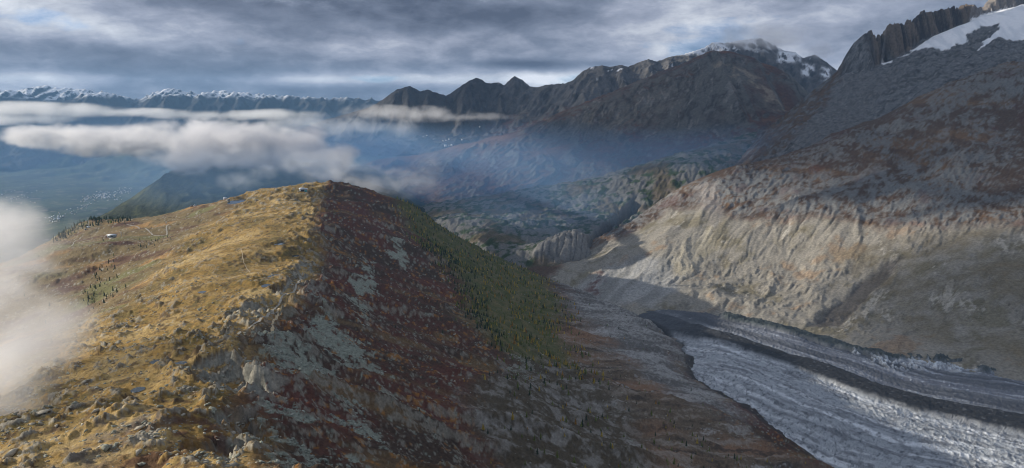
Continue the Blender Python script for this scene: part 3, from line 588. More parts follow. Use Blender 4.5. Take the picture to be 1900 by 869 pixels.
# ---- the broad dark mountain across the side valley
DOME_CREST = pts([(640, 318, 7000), (700, 297, 6900), (780, 288, 6800), (842, 272, 6700), (911, 258, 6600), (960, 246, 6550), (1014, 224, 6500), (1083, 194, 6450), (1130, 178, 6450), (1173, 162, 6450), (1187, 155, 6450), (1239, 135, 6450), (1278, 118, 6450), (1296, 110, 6450), (1312, 104, 6450), (1329, 93, 6450), (1337, 101, 6450), (1351, 97, 6450), (1379, 106, 6450), (1403, 110, 6450), (1414, 121, 6450), (1434, 123, 6450), (1455, 134, 6450), (1476, 149, 6450), (1499, 171, 6400), (1540, 205, 6300), (1600, 240, 6200)])
DOME_PTS = np.vstack([pts([(900, 362, 5100), (1050, 345, 5100), (1250, 285, 5250), (1400, 235, 5400), (1480, 215, 5500), (1300, 200, 5950), (1380, 180, 6000), (1450, 185, 6000), (1100, 262, 5900), (1150, 305, 5300), (1000, 295, 5700), (960, 270, 6200), (880, 300, 6000), (800, 318, 6000), (820, 360, 5200), (720, 340, 6000), (1230, 180, 6150), (1200, 250, 5700), (1330, 250, 5550), (740, 390, 4900), (640, 370, 5600),
                            (1030, 250, 6150)]),
                      dense(DOME_CREST, 400.0),
                      np.array([hid(1340, 7300, CAM_Z + 50), hid(1200, 7400, CAM_Z - 150), hid(1050, 7500, CAM_Z - 420), hid(900, 7600, CAM_Z - 560), hid(700, 7600, CAM_Z - 700), hid(1500, 7200, CAM_Z - 350), hid(900, 4500, CAM_Z - 860), hid(1200, 4500, CAM_Z - 700), hid(1450, 4700, CAM_Z - 420), hid(600, 5000, CAM_Z - 900)])])
def build_dome():
    X, Y, R = patch(-16, 27, 500, 4750, 6900, 230)
    Z = tps_grid(DOME_PTS, X, Y, 0.0004); surf = TPS(DOME_PTS, 0.0004); zone = Zones(X, Y, surf, 4500, 7300)
    P = dense(DOME_CREST, 60.0); d, s, h, sd_ = polyline(X, Y, P); away = sstep(0, 260, d)
    warp = 160 * fbm(X, Y, 500, 3, 0.5, 501)
    fc = X * 0.93 - Y * 0.2; ribs = ridged(fc + 1.5 * warp, Y * 0.3, 480, 5, 0.52, 503)
    Z = Z + 70 * (ribs - 0.42) * (0.12 + 0.88 * away) + 16 * (ridged(fc + 1.6 * warp, Y * 0.5, 75, 5, 0.62, 504) - 0.4) * away * (0.3 + 1.4 * sstep(-0.2, 0.3, fbm(X, Y, 500, 3, 0.5, 509))) + 16 * (ridged(X, Y, 110, 4, 0.6, 505) - 0.4) * (0.2 + 0.8 * away) + 30 * fbm(X, Y, 420, 3, 0.5, 507) * away
    Z = smax(Z, h - 0.62 * d, 15.0); Z = np.minimum(Z, h + 25 + 0.0 * d + 0.35 * np.maximum(d - 250, 0) + 1e4 * (Y < 6050))
    Z, flow = erode(X, Y, Z, 6, 0.03, 50, 0.18, 1.1, 9)
    sl = slope_of(X, Y, Z); n1 = fbm(X, Y, 420, 5, 0.58, 511); n2 = fbm(X, Y, 110, 4, 0.6, 513)
    c = np.broadcast_to(C(0.115, 0.110, 0.10), X.shape + (3,)).copy()
    c = paint(c, C(0.065, 0.06, 0.055), sstep(-0.05, 0.3, n2 + 0.3 * n1))
    c = paint(c, C(0.20, 0.19, 0.175), sstep(0.18, 0.42, fbm(fc + warp, Y * 0.3, 70, 4, 0.62, 517) + 0.2 * n2) * 0.7)
    c = paint(c, C(0.04, 0.037, 0.035), sstep(0.15, 0.4, fbm(fc + warp, Y * 0.25, 55, 4, 0.62, 519)) * 0.7)
    red = C(0.09, 0.045, 0.034)
    c = paint(c, red, sstep(0.75, 0.35, sl - 0.35 * n1) * 0.85)
    c = paint(c, C(0.15, 0.082, 0.05), sstep(0.62, 0.3, sl) * sstep(-0.1, 0.3, n1) * 0.8)
    c = paint(c, C(0.26, 0.22, 0.17), zone([(1330, 125), (1370, 130), (1410, 150), (1440, 190), (1475, 205), (1440, 210), (1390, 170), (1340, 150)], 40, 90, 200, 515) * sstep(-0.15, 0.25, n2) * 0.8)
    c = paint(c, C(0.20, 0.195, 0.185), sstep(0.25, 0.45, n2 + 0.3 * n1) * sstep(0.5, 0.9, sl) * 0.6)
    tag(sheet('broad_mountain', X, Y, Z, np.clip(c, 0.01, 0.9), ground_material('dome_rock', 20.0, 9.0, 0.4)), kind='structure')
    return X, Y, Z
DOME = build_dome()

# ---- ice-polished knolls and the gorge at the valley's end
KNOLL_PTS = np.vstack([pts([(840, 402, 3900), (960, 385, 4150), (1000, 452, 3480), (1130, 352, 4300), (1250, 292, 4600), (1350, 262, 4900), (1200, 400, 3950), (900, 442, 3500), (1050, 436, 3330), (1085, 446, 3300), (1020, 440, 3340), (1050, 478, 3200), (1000, 480, 3200), (1100, 480, 3230), (950, 470, 3300), (1000, 345, 4750), (850, 372, 4600), (780, 385, 4600), (1130, 400, 3900), (1150, 420, 3700), (1060, 380, 4150), (1100, 440, 3500), (900, 395, 4100),
                             (1300, 310, 4350), (1230, 350, 4200), (1400, 245, 5150)]),
                       np.array([hid(700, 4300, CAM_Z - 830), hid(800, 3500, CAM_Z - 830), hid(950, 2950, CAM_Z - 850), hid(1100, 3050, CAM_Z - 850), hid(1250, 3600, CAM_Z - 800), hid(1500, 4300, CAM_Z - 600), hid(1500, 5300, CAM_Z - 350), hid(700, 5200, CAM_Z - 860), hid(1000, 5400, CAM_Z - 800), hid(1250, 5500, CAM_Z - 600)])])
def build_knolls():
    X, Y, R = patch(-9, 19, 370, 3000, 5200, 200)
    Z = tps_grid(KNOLL_PTS, X, Y, 0.0002); surf = TPS(KNOLL_PTS, 0.0002); zone = Zones(X, Y, surf, 2900, 5300)
    kn = fbm(X, Y, 150, 3, 0.55, 601); Z = Z + 16 * np.abs(kn) * 2 - 9 + 9 * (ridged(X, Y, 42, 4, 0.65, 603) - 0.4)
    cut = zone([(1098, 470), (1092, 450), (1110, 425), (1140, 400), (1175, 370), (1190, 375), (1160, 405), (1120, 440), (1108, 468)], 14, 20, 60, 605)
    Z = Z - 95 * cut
    dome = zone([(985, 480), (1000, 452), (1030, 438), (1085, 436), (1105, 450), (1105, 482), (1050, 490)], 10, 10, 60, 607)
    cracks = np.abs(perlin((X * 0.9 - Y * 0.25) / 26.0, (Y + 0.2 * X) / 240.0, 5))
    Z = Z + dome * (18 - 9 * sstep(0.12, 0.0, cracks))
    Z, flow = erode(X, Y, Z, 6, 0.03, 30, 0.16, 1.0, 11)
    sl = slope_of(X, Y, Z); n1 = fbm(X, Y, 260, 4, 0.55, 611); n2 = fbm(X, Y, 60, 4, 0.6, 613)
    c = np.broadcast_to(C(0.15, 0.148, 0.14), X.shape + (3,)).copy()
    c = paint(c, C(0.04, 0.06, 0.03), sstep(-0.12, 0.14, n2 + 0.6 * n1 - 0.25 * (sl - 0.4)) * (1 - dome))
    c = paint(c, C(0.14, 0.105, 0.07), sstep(0.0, 0.3, n1 - 0.3 * n2) * (1 - dome) * 0.7)
    c = paint(c, mix(C(0.19, 0.185, 0.175), C(0.11, 0.108, 0.105), sstep(0.14, 0.02, cracks)[..., None]), dome)
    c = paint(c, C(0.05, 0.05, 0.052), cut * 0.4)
    tag(sheet('polished_bedrock', X, Y, Z, np.clip(c, 0.01, 0.9), ground_material('bedrock', 10.0, 4.5, 0.35)), kind='structure')
    return X, Y, Z, c
KNOLLS = build_knolls()

# ---- peaks behind: dark shoulder, grey ridge and the snowy summit
BACK_CREST = pts([(560, 235, 10500), (640, 212, 10200), (686, 199, 10000), (710, 185, 10000), (735, 166, 10000), (748, 163, 10000), (759, 159, 10000), (769, 163, 10000), (779, 169, 10000), (793, 166, 10000), (814, 173, 10000), (828, 177, 10000), (835, 174, 10000), (850, 163, 10000), (866, 152, 10000), (883, 144, 10000), (893, 147, 10000), (905, 154, 10000), (926, 153, 10000), (935, 158, 10000), (945, 148, 10000), (955, 141, 10000), (969, 148, 10000), (983, 160, 9900), (997, 162, 9800), (1014, 157, 9700), (1049, 154, 9500), (1064, 148, 9400), (1080, 133, 9300), (1097, 124, 9200), (1118, 121, 9100), (1131, 124, 9100), (1152, 120, 9100), (1166, 123, 9100), (1180, 117, 9100), (1204, 109, 9100), (1218, 114, 9100), (1239, 106, 9100), (1268, 101, 9150), (1289, 94, 9200), (1306, 89, 9300), (1323, 78, 9400), (1344, 80, 9500), (1379, 74, 9600), (1410, 70, 9700), (1434, 82, 9700), (1455, 94, 9700), (1476, 97, 9700), (1490, 108, 9700), (1511, 101, 9700), (1528, 111, 9700), (1553, 131, 9700), (1620, 150, 9700)])
def build_back():
    X, Y, R = patch(-19, 28, 540, 7700, 10400, 160)
    base = mix(CAM_Z - 620, CAM_Z - 150, sstep(-2500, 3500, X + 0.35 * (Y - 8000))) + 120 * fbm(X, Y, 900, 3, 0.5, 701) + (Y - 7600) * 0.06
    P = dense(BACK_CREST, 60.0); d, s, h, sd_ = polyline(X, Y, P)
    spur = ridged(s + 90 * fbm(X, Y, 300, 3, seed=3), d * 0.18, 520, 4, 0.55, 705)
    drop = np.maximum(d - 260 * (spur - 0.35) * sstep(0, 300, d), 0) * 0.72
    W = h - drop
    Z = smax(base, W, 60.0) + 60 * (ridged(X, Y, 240, 5, 0.6, 707) - 0.42) * sstep(0, 160, d) + 10 * (ridged(s, 0 * s, 90, 3, 0.6, 709) - 0.4) * sstep(120, 0, d)
    Z, flow = erode(X, Y, Z, 12, 0.03, 36, 0.22, 1.1, 13)
    sl = slope_of(X, Y, Z); n1 = fbm(X, Y, 500, 5, 0.58, 711); n2 = fbm(X, Y, 130, 4, 0.6, 713)
    c = np.broadcast_to(C(0.13, 0.125, 0.12), X.shape + (3,)).copy()
    c = paint(c, C(0.07, 0.068, 0.066), sstep(-0.05, 0.3, n2))
    c = paint(c, C(0.105, 0.055, 0.04), sstep(0.72, 0.4, sl - 0.3 * n1) * sstep(CAM_Z + 120, CAM_Z - 200, Z))
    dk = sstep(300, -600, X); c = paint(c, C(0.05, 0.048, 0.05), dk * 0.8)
    zone = Zones(X, Y, lambda x, y: np.where(y > 8600, 1e5, 0.0), 8500, 9000)
    alt = sstep(CAM_Z + 560, CAM_Z + 760, Z + 120 * n1) * sstep(600, 1500, X)
    snow = alt * sstep(1.0, 0.74, blur(sl, 3) + 0.5 * n1)
    ax = X / Y * FPX + 950
    for x0, x1, z0, z1 in ((1240, 1325, 560, 700), (1300, 1345, 600, 720), (1425, 1475, 480, 640), (1470, 1500, 300, 480), (1505, 1530, 250, 430)):
        q0 = (x0 - 950) / FPX; q1 = (x1 - 950) / FPX; a = X / Y
        snow = np.maximum(snow, sstep(q0, q0 + 0.006, a) * sstep(q1, q1 - 0.006, a) * sstep(CAM_Z + z0, CAM_Z + z0 + 60, Z) * sstep(CAM_Z + z1 + 60, CAM_Z + z1, Z) * sstep(1.2, 0.8, sl + 0.3 * n2))
    snow = np.maximum(snow, sstep(0.36, 0.46, n2 + 0.4 * n1) * sstep(CAM_Z + 160, CAM_Z + 320, Z) * 0.9 * sstep(500, 100, d) * sstep(-600, 600, X))
    c = paint(c, C(0.76, 0.79, 0.83), snow)
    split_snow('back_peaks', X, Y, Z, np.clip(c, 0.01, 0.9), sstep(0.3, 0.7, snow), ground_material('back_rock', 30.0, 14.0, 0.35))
build_back()

# ---- the wooded mountain behind the ridge, on the left
WOOD_PTS = np.vstack([pts([(190, 402, 4400), (260, 352, 4700), (340, 308, 5000), (420, 296, 5200), (500, 298, 5400), (600, 304, 5600), (700, 330, 5700), (780, 360, 5700), (400, 400, 4000), (500, 360, 4300), (600, 345, 4500), (700, 365, 4400), (100, 445, 4200), (300, 400, 4100), (780, 400, 4300)]),
                      np.array([hid(300, 3500, CAM_Z - 760), hid(100, 3600, CAM_Z - 900), hid(500, 3500, CAM_Z - 640), hid(700, 3600, CAM_Z - 700), hid(850, 4200, CAM_Z - 900), hid(850, 5500, CAM_Z - 850), hid(600, 6600, CAM_Z - 560), hid(400, 6400, CAM_Z - 800), hid(200, 5600, CAM_Z - 1300), hid(0, 4600, CAM_Z - 1400), hid(0, 3800, CAM_Z - 1150)])])
def build_wooded():
    X, Y, R = patch(-38, -3, 260, 3350, 6400, 140)
    Z = tps_grid(WOOD_PTS, X, Y, 0.0006) + 40 * (ridged(X * 0.7 + Y * 0.4, (Y * 0.7 - X * 0.5) * 0.4, 320, 4, 0.55, 801) - 0.4) + 10 * fbm(X, Y, 45, 3, 0.6, 803)
    n1 = fbm(X, Y, 300, 4, 0.55, 811); n2 = fbm(X, Y, 60, 4, 0.6, 813)
    c = np.broadcast_to(C(0.026, 0.036, 0.024), X.shape + (3,)).copy()
    c = paint(c, C(0.05, 0.06, 0.03), sstep(0.0, 0.3, n2)); c = paint(c, C(0.075, 0.085, 0.04), sstep(0.22, 0.4, n1 + 0.2 * n2))
    c = paint(c, C(0.09, 0.06, 0.04), sstep(CAM_Z - 350, CAM_Z - 220, Z + 80 * n1))
    tag(sheet('wooded_mountain', X, Y, Z, c, ground_material('woods', 14.0, 9.0, 0.5)), kind='structure'); return X, Y, Z
WOODED = build_wooded()

# ---- the main valley far below, its other side and the snowy range on the horizon
TOWN_Z = 650.0
def build_valley():
    X, Y, R = patch(-45, 8, 290, 6500, 21600, 150)
    u = Y + 0.55 * (X + 6000)                       # the valley runs obliquely away
    Z = TOWN_Z + 1150 * sstep(14200, 20500, u) ** 1.2 + 60 * fbm(X, Y, 900, 4, 0.5, 901) * sstep(13600, 15500, u) * 3 + 40 * sstep(11500, 9000, u) * fbm(X, Y, 700, 4, 0.5, 903) * 2
    Z = Z + 260 * (ridged(X * 0.9 - Y * 0.4, Y * 0.3, 1500, 5, 0.55, 905) - 0.4) * sstep(14400, 17500, u)
    Z, _ = erode(X, Y, Z, 8, 0.03, 30, 0.2, 1.0, 15)
    n1 = fbm(X, Y, 900, 5, 0.55, 911); n2 = fbm(X, Y, 260, 4, 0.6, 913)
    c = np.broadcast_to(C(0.06, 0.08, 0.04), X.shape + (3,)).copy()
    c = paint(c, C(0.028, 0.042, 0.026), sstep(-0.15, 0.15, n1 + 0.5 * n2)); c = paint(c, C(0.13, 0.13, 0.07), sstep(0.2, 0.4, n2 - 0.3 * n1))
    c = paint(c, C(0.16, 0.15, 0.13), sstep(0.25, 0.4, n2 + 0.4 * n1) * sstep(14500, 12500, u) * 0.8)
    tag(sheet('main_valley', X, Y, Z, c, ground_material('valley_land', 90.0, 10.0, 0.35)), kind='structure'); return X, Y, Z
VALLEY = build_valley()
_g = 28800.0; tag(link('ground', new_mesh('ground', np.array([(-29500., -1200, 575), (8800, -1200, 575), (8800, _g, 575), (-29500, _g, 575)]), np.array([[0, 1, 2, 3]])), plain_material('ground_land', (0.05, 0.065, 0.04), 0.95, 0.4, 400.0, 0.1)), kind='structure')
RANGE_A = [(-80, 176), (0, 168), (20, 168), (35, 171), (50, 178), (75, 186), (95, 190), (130, 187), (150, 178), (166, 170), (180, 173), (197, 171), (221, 177), (242, 190), (262, 193), (275, 184), (287, 174), (311, 178), (331, 172), (350, 182), (366, 178), (390, 171), (411, 180), (435, 173), (463, 177), (480, 182), (497, 176), (520, 183), (535, 172), (545, 178), (559, 181), (587, 179), (610, 184), (640, 180), (660, 183), (690, 182), (730, 188), (800, 192), (900, 194)]
RANGE_B = [(-80, 172), (0, 172), (40, 168), (55, 163), (85, 160), (110, 163), (150, 166), (190, 170), (230, 180), (250, 184), (270, 178), (300, 168), (315, 165), (345, 168), (370, 174), (400, 168), (440, 172), (470, 174), (520, 178), (600, 182), (700, 188), (900, 192)]
def build_range(name, sky, Y0, seed, snowline, r0, r1):
    X, Y, R = patch(-45, 4, 500, r0, r1, 70 if r0 > 20000 else 110)
    P = dense(pts([(a, b, Y0) for a, b in sky]), 120.0); d, s, h, sd_ = polyline(X, Y, P)
    spur = ridged(s + 300 * fbm(X, Y, 900, 3, seed=3), d * 0.15, 1500, 4, 0.55, seed)
    drop = np.maximum(d - 900 * (spur - 0.35) * sstep(0, 700, d), 0) * 0.42
    Z = np.maximum(h - drop, 620.0) + 150 * (ridged(X, Y, 700, 5, 0.6, seed + 3) - 0.42) * sstep(0, 500, d) + 150 * (ridged(s, 0 * s, 420, 4, 0.62, seed + 5) - 0.45) * sstep(700, 0, d)
    Z, _ = erode(X, Y, Z, 12, 0.04, 30, 0.22, 1.1, seed)
    sl = slope_of(X, Y, Z); n2 = fbm(X, Y, 500, 4, 0.6, seed + 7)
    c = np.broadcast_to(C(0.045, 0.045, 0.048), X.shape + (3,)).copy()
    snow = sstep(snowline - 60, snowline + 140, Z + 220 * n2) * sstep(1.0, 0.55, sl + 0.3 * n2)
    c = paint(c, C(0.80, 0.81, 0.83), snow)
    tag(sheet(name, X, Y, Z, c, ground_material(name + '_rock', 80.0, 30.0, 0.25)), kind='structure')
build_range('far_mountain_range', RANGE_A, 24000, 921, CAM_Z + 130, 19000, 24600)
build_range('snowy_mountain_range', RANGE_B, 27000, 941, CAM_Z + 60, 25200, 27900)

# ------------------------------------------------------------------ the glacier tongue
ICE_PTS = pts([(2100, 740, 1560), (1900, 690, 1745), (1640, 650, 1975), (1400, 590, 2365), (1250, 566, 2590), (1150, 570, 2680), (1255, 625, 2170), (1275, 690, 1800), (1400, 768, 1500), (1560, 880, 1262), (1800, 1000, 1050), (2100, 1000, 1050), (1900, 800, 1440), (1600, 730, 1640), (1400, 660, 1960), (1330, 610, 2260)])
ICE = TPS(ICE_PTS, 0.002)
MEDIAL = survey([(1160, 572), (1230, 590), (1300, 617), (1400, 648), (1500, 682), (1600, 722), (1700, 752), (1800, 772), (1900, 792), (2100, 840)], ICE, 900, 3000)
OUTLINE = survey([(1150, 569), (1200, 567), (1250, 564), (1330, 570), (1400, 588), (1460, 600), (1520, 618), (1600, 640), (1660, 652), (1760, 655), (1830, 672), (1900, 688), (2100, 735), (2300, 800), (2300, 1050), (1900, 1080), (1700, 985), (1560, 882), (1490, 830), (1400, 770), (1330, 728), (1278, 692), (1262, 655), (1262, 628), (1225, 600), (1180, 582)], ICE, 700, 3000)
def build_glacier():
    X, Y, R = patch(7.5, 42, 600, 1000, 2800, 500)
    Z = tps_grid(ICE_PTS, X, Y, 0.002)
    e = in_poly(X + 25 * fbm(X, Y, 90, 4, seed=2), Y + 25 * fbm(X, Y, 90, 4, seed=6), OUTLINE)
    wx = X + 14 * fbm(X, Y, 260, 2, seed=21); wy = Y + 14 * fbm(X, Y, 260, 2, seed=23)
    d, s, _, sd_ = polyline(wx, wy, MEDIAL); v = -d * sd_                       # + towards the far side
    Z = Z + 26 * sstep(0, 140, e) - 20 + 7 * fbm(X, Y, 160, 4, 0.5, 25)
    flow = fbm(v + 6 * fbm(X, Y, 60, 3, seed=5), s * 0.06, 18, 5, 0.62, 27)                                    # ribbons along the flow
    crev = ridged(s + 1.3 * v + 10 * fbm(X, Y, 120, 3, seed=4), (v - 0.4 * s) * 0.22, 11, 4, 0.62, 29)
    crev2 = ridged(X + 10 * fbm(X, Y, 40, 3, seed=14), Y * 0.7, 16, 4, 0.62, 33)
    icef = sstep(-40, -140, v) + sstep(90, 160, v) * 0.7
    t = sstep(300, 900, s)                                                      # roughness grows away from the snout
    half = 42 + 14 * sstep(600, 1400, s)
    band = sstep(half + 12, half - 12, np.abs(v + 14 * fbm(X, Y, 70, 4, 0.6, 35) + 8) )
    snout = sstep(620, 200, s + 260 * fbm(X, Y, 200, 4, 0.55, 37) - 0.6 * v)
    Z = Z + (1 - band) * (3.2 * (crev - 0.45) + 3.0 * (crev2 - 0.45)) + band * (9 + 3.0 * fbm(X, Y, 14, 4, 0.6, 26)) + 2.5 * flow
    ser = np.zeros_like(Z)
    for poly in ([(1660, 655), (1760, 657), (1850, 685), (1790, 700), (1700, 680)], [(1560, 640), (1660, 655), (1720, 690), (1640, 690)]):
        ser = np.maximum(ser, sstep(-15, 15, in_poly(X, Y, survey(poly, ICE, 900, 3000))))
    sr = ridged(s * 0.6 + 1.2 * v, (s - v) * 0.35, 26, 3, 0.6, 39)
    Z = Z + ser * (16 * (sr - 0.4))
    lat = sstep(-14, 14, in_poly(X + 20 * fbm(X, Y, 60, 4, seed=8), Y + 20 * fbm(X, Y, 60, 4, seed=9), survey([(1340, 570), (1420, 588), (1500, 610), (1600, 632), (1690, 650), (1760, 652), (1830, 672), (1880, 686), (1830, 690), (1790, 672), (1700, 664), (1640, 668), (1560, 645), (1470, 622), (1400, 606), (1340, 592)], ICE, 900, 3000)))
    Z = Z + lat * (16 + 8 * fbm(X, Y, 45, 4, 0.6, 41))
    Z = Z - 40 * sstep(10, -30, e)
    n2 = fbm(X, Y, 40, 4, 0.6, 43); n3 = fbm(X, Y, 14, 3, 0.6, 45)
    ice = C(0.36, 0.385, 0.41); white = C(0.66, 0.69, 0.72); dirty = C(0.19, 0.20, 0.215); dark = C(0.09, 0.10, 0.115)
    long = fbm(v + 8 * fbm(X, Y, 110, 3, seed=12), s * 0.04, 30, 5, 0.6, 46); thin = ridged(s * 0.55 + 1.0 * v + 8 * fbm(X, Y, 50, 3, seed=7), (v - 0.6 * s) * 0.12, 13, 3, 0.6, 48)
    c = np.broadcast_to(ice, X.shape + (3,)).copy()
    c = paint(c, white, sstep(-0.1, 0.3, long + 0.4 * n2))
    c = paint(c, dirty, sstep(-0.02, 0.32, flow + 0.5 * n2 - 0.3 * long) * 0.8)
    c = paint(c, dark, sstep(0.62, 0.85, thin + 0.25 * n2) * 0.8)
    c = paint(c, dirty, sstep(0.12, 0.35, n3 + 0.4 * n2) * 0.75)
    c = paint(c, dark, sstep(0.22, 0.40, fbm(X, Y * 0.6, 9, 3, 0.65, 50) + 0.25 * flow) * 0.85)
    far = sstep(35, 75, v); c = paint(c, mix(C(0.15, 0.16, 0.19), C(0.42, 0.45, 0.50), sstep(-0.15, 0.35, flow + 0.5 * fbm(v, s * 0.05, 34, 3, 0.6, 47))[..., None]), far * (1 - 0.5 * ser) * 0.9)
    c = paint(c, C(0.66, 0.71, 0.77), far * sstep(0.34, 0.46, n3 + 0.4 * flow) * 0.7)
    c = paint(c, C(0.075, 0.08, 0.09), sstep(0.12, 0.32, fbm(v, s * 0.025, 60, 3, 0.5, 49)) * far * 0.75)
    c = paint(c, C(0.026, 0.027, 0.030), band * (0.97 - 0.35 * sstep(0.25, 0.45, n3)))
    c = paint(c, C(0.075, 0.08, 0.092), snout * sstep(-0.45, 0.0, n2 + 0.6 * flow + 0.3) * 0.92)
    c = paint(c, C(0.62, 0.68, 0.74), ser * sstep(0.45, 0.75, sr + 0.2 * n3))
    c = paint(c, C(0.06, 0.072, 0.07), lat * 0.95)
    c = paint(c, C(0.055, 0.055, 0.058), sstep(22, 4, e + 14 * n2) * (v < 0) * 0.9)
    keep = e[:-1, :-1] > -28
    tag(sheet('glacier', X, Y, Z, np.clip(c, 0.01, 0.9), ground_material('glacier_ice', 3.0, 1.6, 0.4, 0.7, 0.12), keep), kind='structure')
    return X, Y, Z
GLACIER = build_glacier()

# ------------------------------------------------------------------ ponds and paths on the ridge
def water_material():
    m = bpy.data.materials.new('pond_water'); m.use_nodes = True; nt = m.node_tree; b = nt.nodes['Principled BSDF']
    b.inputs['Base Color'].default_value = (0.03, 0.05, 0.07, 1); b.inputs['Roughness'].default_value = 0.08; b.inputs['IOR'].default_value = 1.33
    n = nt.nodes.new('ShaderNodeTexNoise'); n.inputs['Scale'].default_value = 0.8; bp = nt.nodes.new('ShaderNodeBump'); bp.inputs['Distance'].default_value = 0.05
    nt.links.new(n.outputs['Fac'], bp.inputs['Height']); nt.links.new(bp.outputs[0], b.inputs['Normal']); return m
WATER = water_material()
for k, (x, y, z, w, h) in enumerate(POND_Z):
    a = np.linspace(0, 2 * np.pi, 28, endpoint=False); rr = 1.12 + 0.22 * fbm(np.cos(a) * 3 + k * 9, np.sin(a) * 3, 2.0, 3, seed=k)
    V = np.vstack([[x, y, z + 0.35], np.stack([x + np.cos(a) * w * rr, y + np.sin(a) * h * rr, 0 * a + z + 0.35], -1)])
    F = np.array([(0, 1 + i, 1 + (i + 1) % 28) for i in range(28)])
    tag(link('reservoir' if k == 3 else 'pond', new_mesh('pond', V, F), WATER), kind='structure')
EARTH = plain_material('trodden_earth', (0.50, 0.39, 0.24), 0.95, 0.3, 3.0, 0.1); GRAVEL = plain_material('track_gravel', (0.36, 0.33, 0.27), 0.95, 0.25, 4.0, 0.1)
for line, w in PATHS:
    P = dense(survey(line), 3.0)
    P[:, 0] += 2.5 * fbm(P[:, 1], P[:, 0], 30, 3, seed=4)
    k = np.ones(5) / 5
    t = np.gradient(P[:, :2], axis=0); t /= np.linalg.norm(t, axis=1, keepdims=True); n = np.stack([-t[:, 1], t[:, 0]], -1)
    rows = []
    for o in (-1, -0.35, 0.35, 1):
        q = P[:, :2] + n * o * w * (0.8 + 0.5 * fbm(P[:, 0], P[:, 1], 25, 2, seed=6))[:, None]; z = on_ridge(q[:, 0], q[:, 1])
        z = np.convolve(np.pad(z, 2, mode='edge'), k, 'valid') + 0.55
        rows.append(np.column_stack([q, z]))
    V = np.stack(rows, 1).reshape(-1, 3); i = np.arange(len(P) - 1) * 4
    F = np.vstack([np.stack([i + j, i + j + 1, i + j + 5, i + j + 4], -1) for j in range(3)])
    tag(link('path', new_mesh('path', V, F), GRAVEL if w > 1.7 else EARTH), kind='structure')

# ------------------------------------------------------------------ trees
rng = np.random.default_rng(11)
def pick(mask, n, seed):
    """n ground points spread over an area of the ridge"""
    r = np.random.default_rng(seed); di, dj = metric(XA, YA); w = (np.clip(mask, 0, 1) * di * dj).ravel(); w = w / w.sum(); k = r.choice(w.size, n, p=w)
    i, j = np.divmod(k, XA.shape[1]); i = np.clip(i + r.random(n) - 0.5, 0, XA.shape[0] - 1.01); j = np.clip(j + r.random(n) - 0.5, 0, XA.shape[1] - 1.01)
    y = np.exp(_lr0 + i * _dlr); x = y * (_th0 + j * _dth); return x, y, on_ridge(x, y)
def view_px(x, y, z):
    zz = z - CAM_Z; f = y * CP - zz * SP; return 950 + FPX * x / f, 434.5 - FPX * (y * SP + zz * CP) / f, f
def crown_mesh(seed, larch, far=False):
    """whorls of drooping branches with ragged tips, 1 m tall"""
    r = random.Random(seed); V = []; F = []; tiers = 3 if far else 6 if larch else 7
    for t in range(tiers):
        f = t / tiers; zc = 0.14 + 0.80 * f; rad = (0.24 if larch else 0.20) * (1 - f) ** 0.8 + 0.02; n = 4 if far else 7 if f < 0.6 else 5; top = len(V); V.append((r.uniform(-.012, .012), r.uniform(-.012, .012), min(1.0, zc + (0.4 if far else 0.20))))
        a0 = r.uniform(0, 6.28)
        for k in range(n):
            a = a0 + 6.283 * k / n + r.uniform(-.3, .3); q = rad * r.uniform(0.6, 1.25); V.append((q * math.cos(a), q * math.sin(a), zc - r.uniform(0.0, 0.09)))
            b = a + 3.14 / n; q = rad * r.uniform(0.25, 0.5); V.append((q * math.cos(b), q * math.sin(b), zc + 0.04))
        for k in range(2 * n): F.append((top, top + 1 + k, top + 1 + (k + 1) % (2 * n)))
    return np.array(V), np.array(F)
def trunk_mesh():
    V = [(0.018 * math.cos(a), 0.018 * math.sin(a), -0.06) for a in (0, 1.26, 2.51, 3.77, 5.03)] + [(0.010 * math.cos(a), 0.010 * math.sin(a), 0.45) for a in (0, 1.26, 2.51, 3.77, 5.03)] + [(0, 0, 0.93)]
    F = [];
    for k in range(5): F += [(k, (k + 1) % 5, 5 + (k + 1) % 5), (k, 5 + (k + 1) % 5, 5 + k), (5 + k, 5 + (k + 1) % 5, 10)]
    return np.array(V), np.array(F)
def leaf_material(name, rgb):
    m = plain_material(name, rgb, 0.8, 0.45, 3.0, 0.15); return m
TREE_KINDS = {'dark': (0.030, 0.046, 0.026), 'green': (0.115, 0.135, 0.038), 'yellow': (0.33, 0.24, 0.045), 'amber': (0.26, 0.14, 0.032)}
LEAF = {k: leaf_material('needles_' + k, v) for k, v in TREE_KINDS.items()}
BARK = plain_material('bark', (0.09, 0.07, 0.055), 0.9)
CROWNS = {k: [crown_mesh(i * 7 + j, k != 'dark') for i in range(3)] for j, k in enumerate(TREE_KINDS)}
FAR_CROWNS = {k: [crown_mesh(i * 7 + j + 90, k != 'dark', True) for i in range(3)] for j, k in enumerate(TREE_KINDS)}
CROWN_ME = {k: [new_mesh('crown', *c, smooth=False) for c in v] for k, v in CROWNS.items()}
for k, v in CROWN_ME.items():
    for me in v: me.materials.append(LEAF[k])
TRUNK = trunk_mesh(); TRUNK_ME = new_mesh('trunk', *TRUNK, smooth=False); TRUNK_ME.materials.append(BARK)
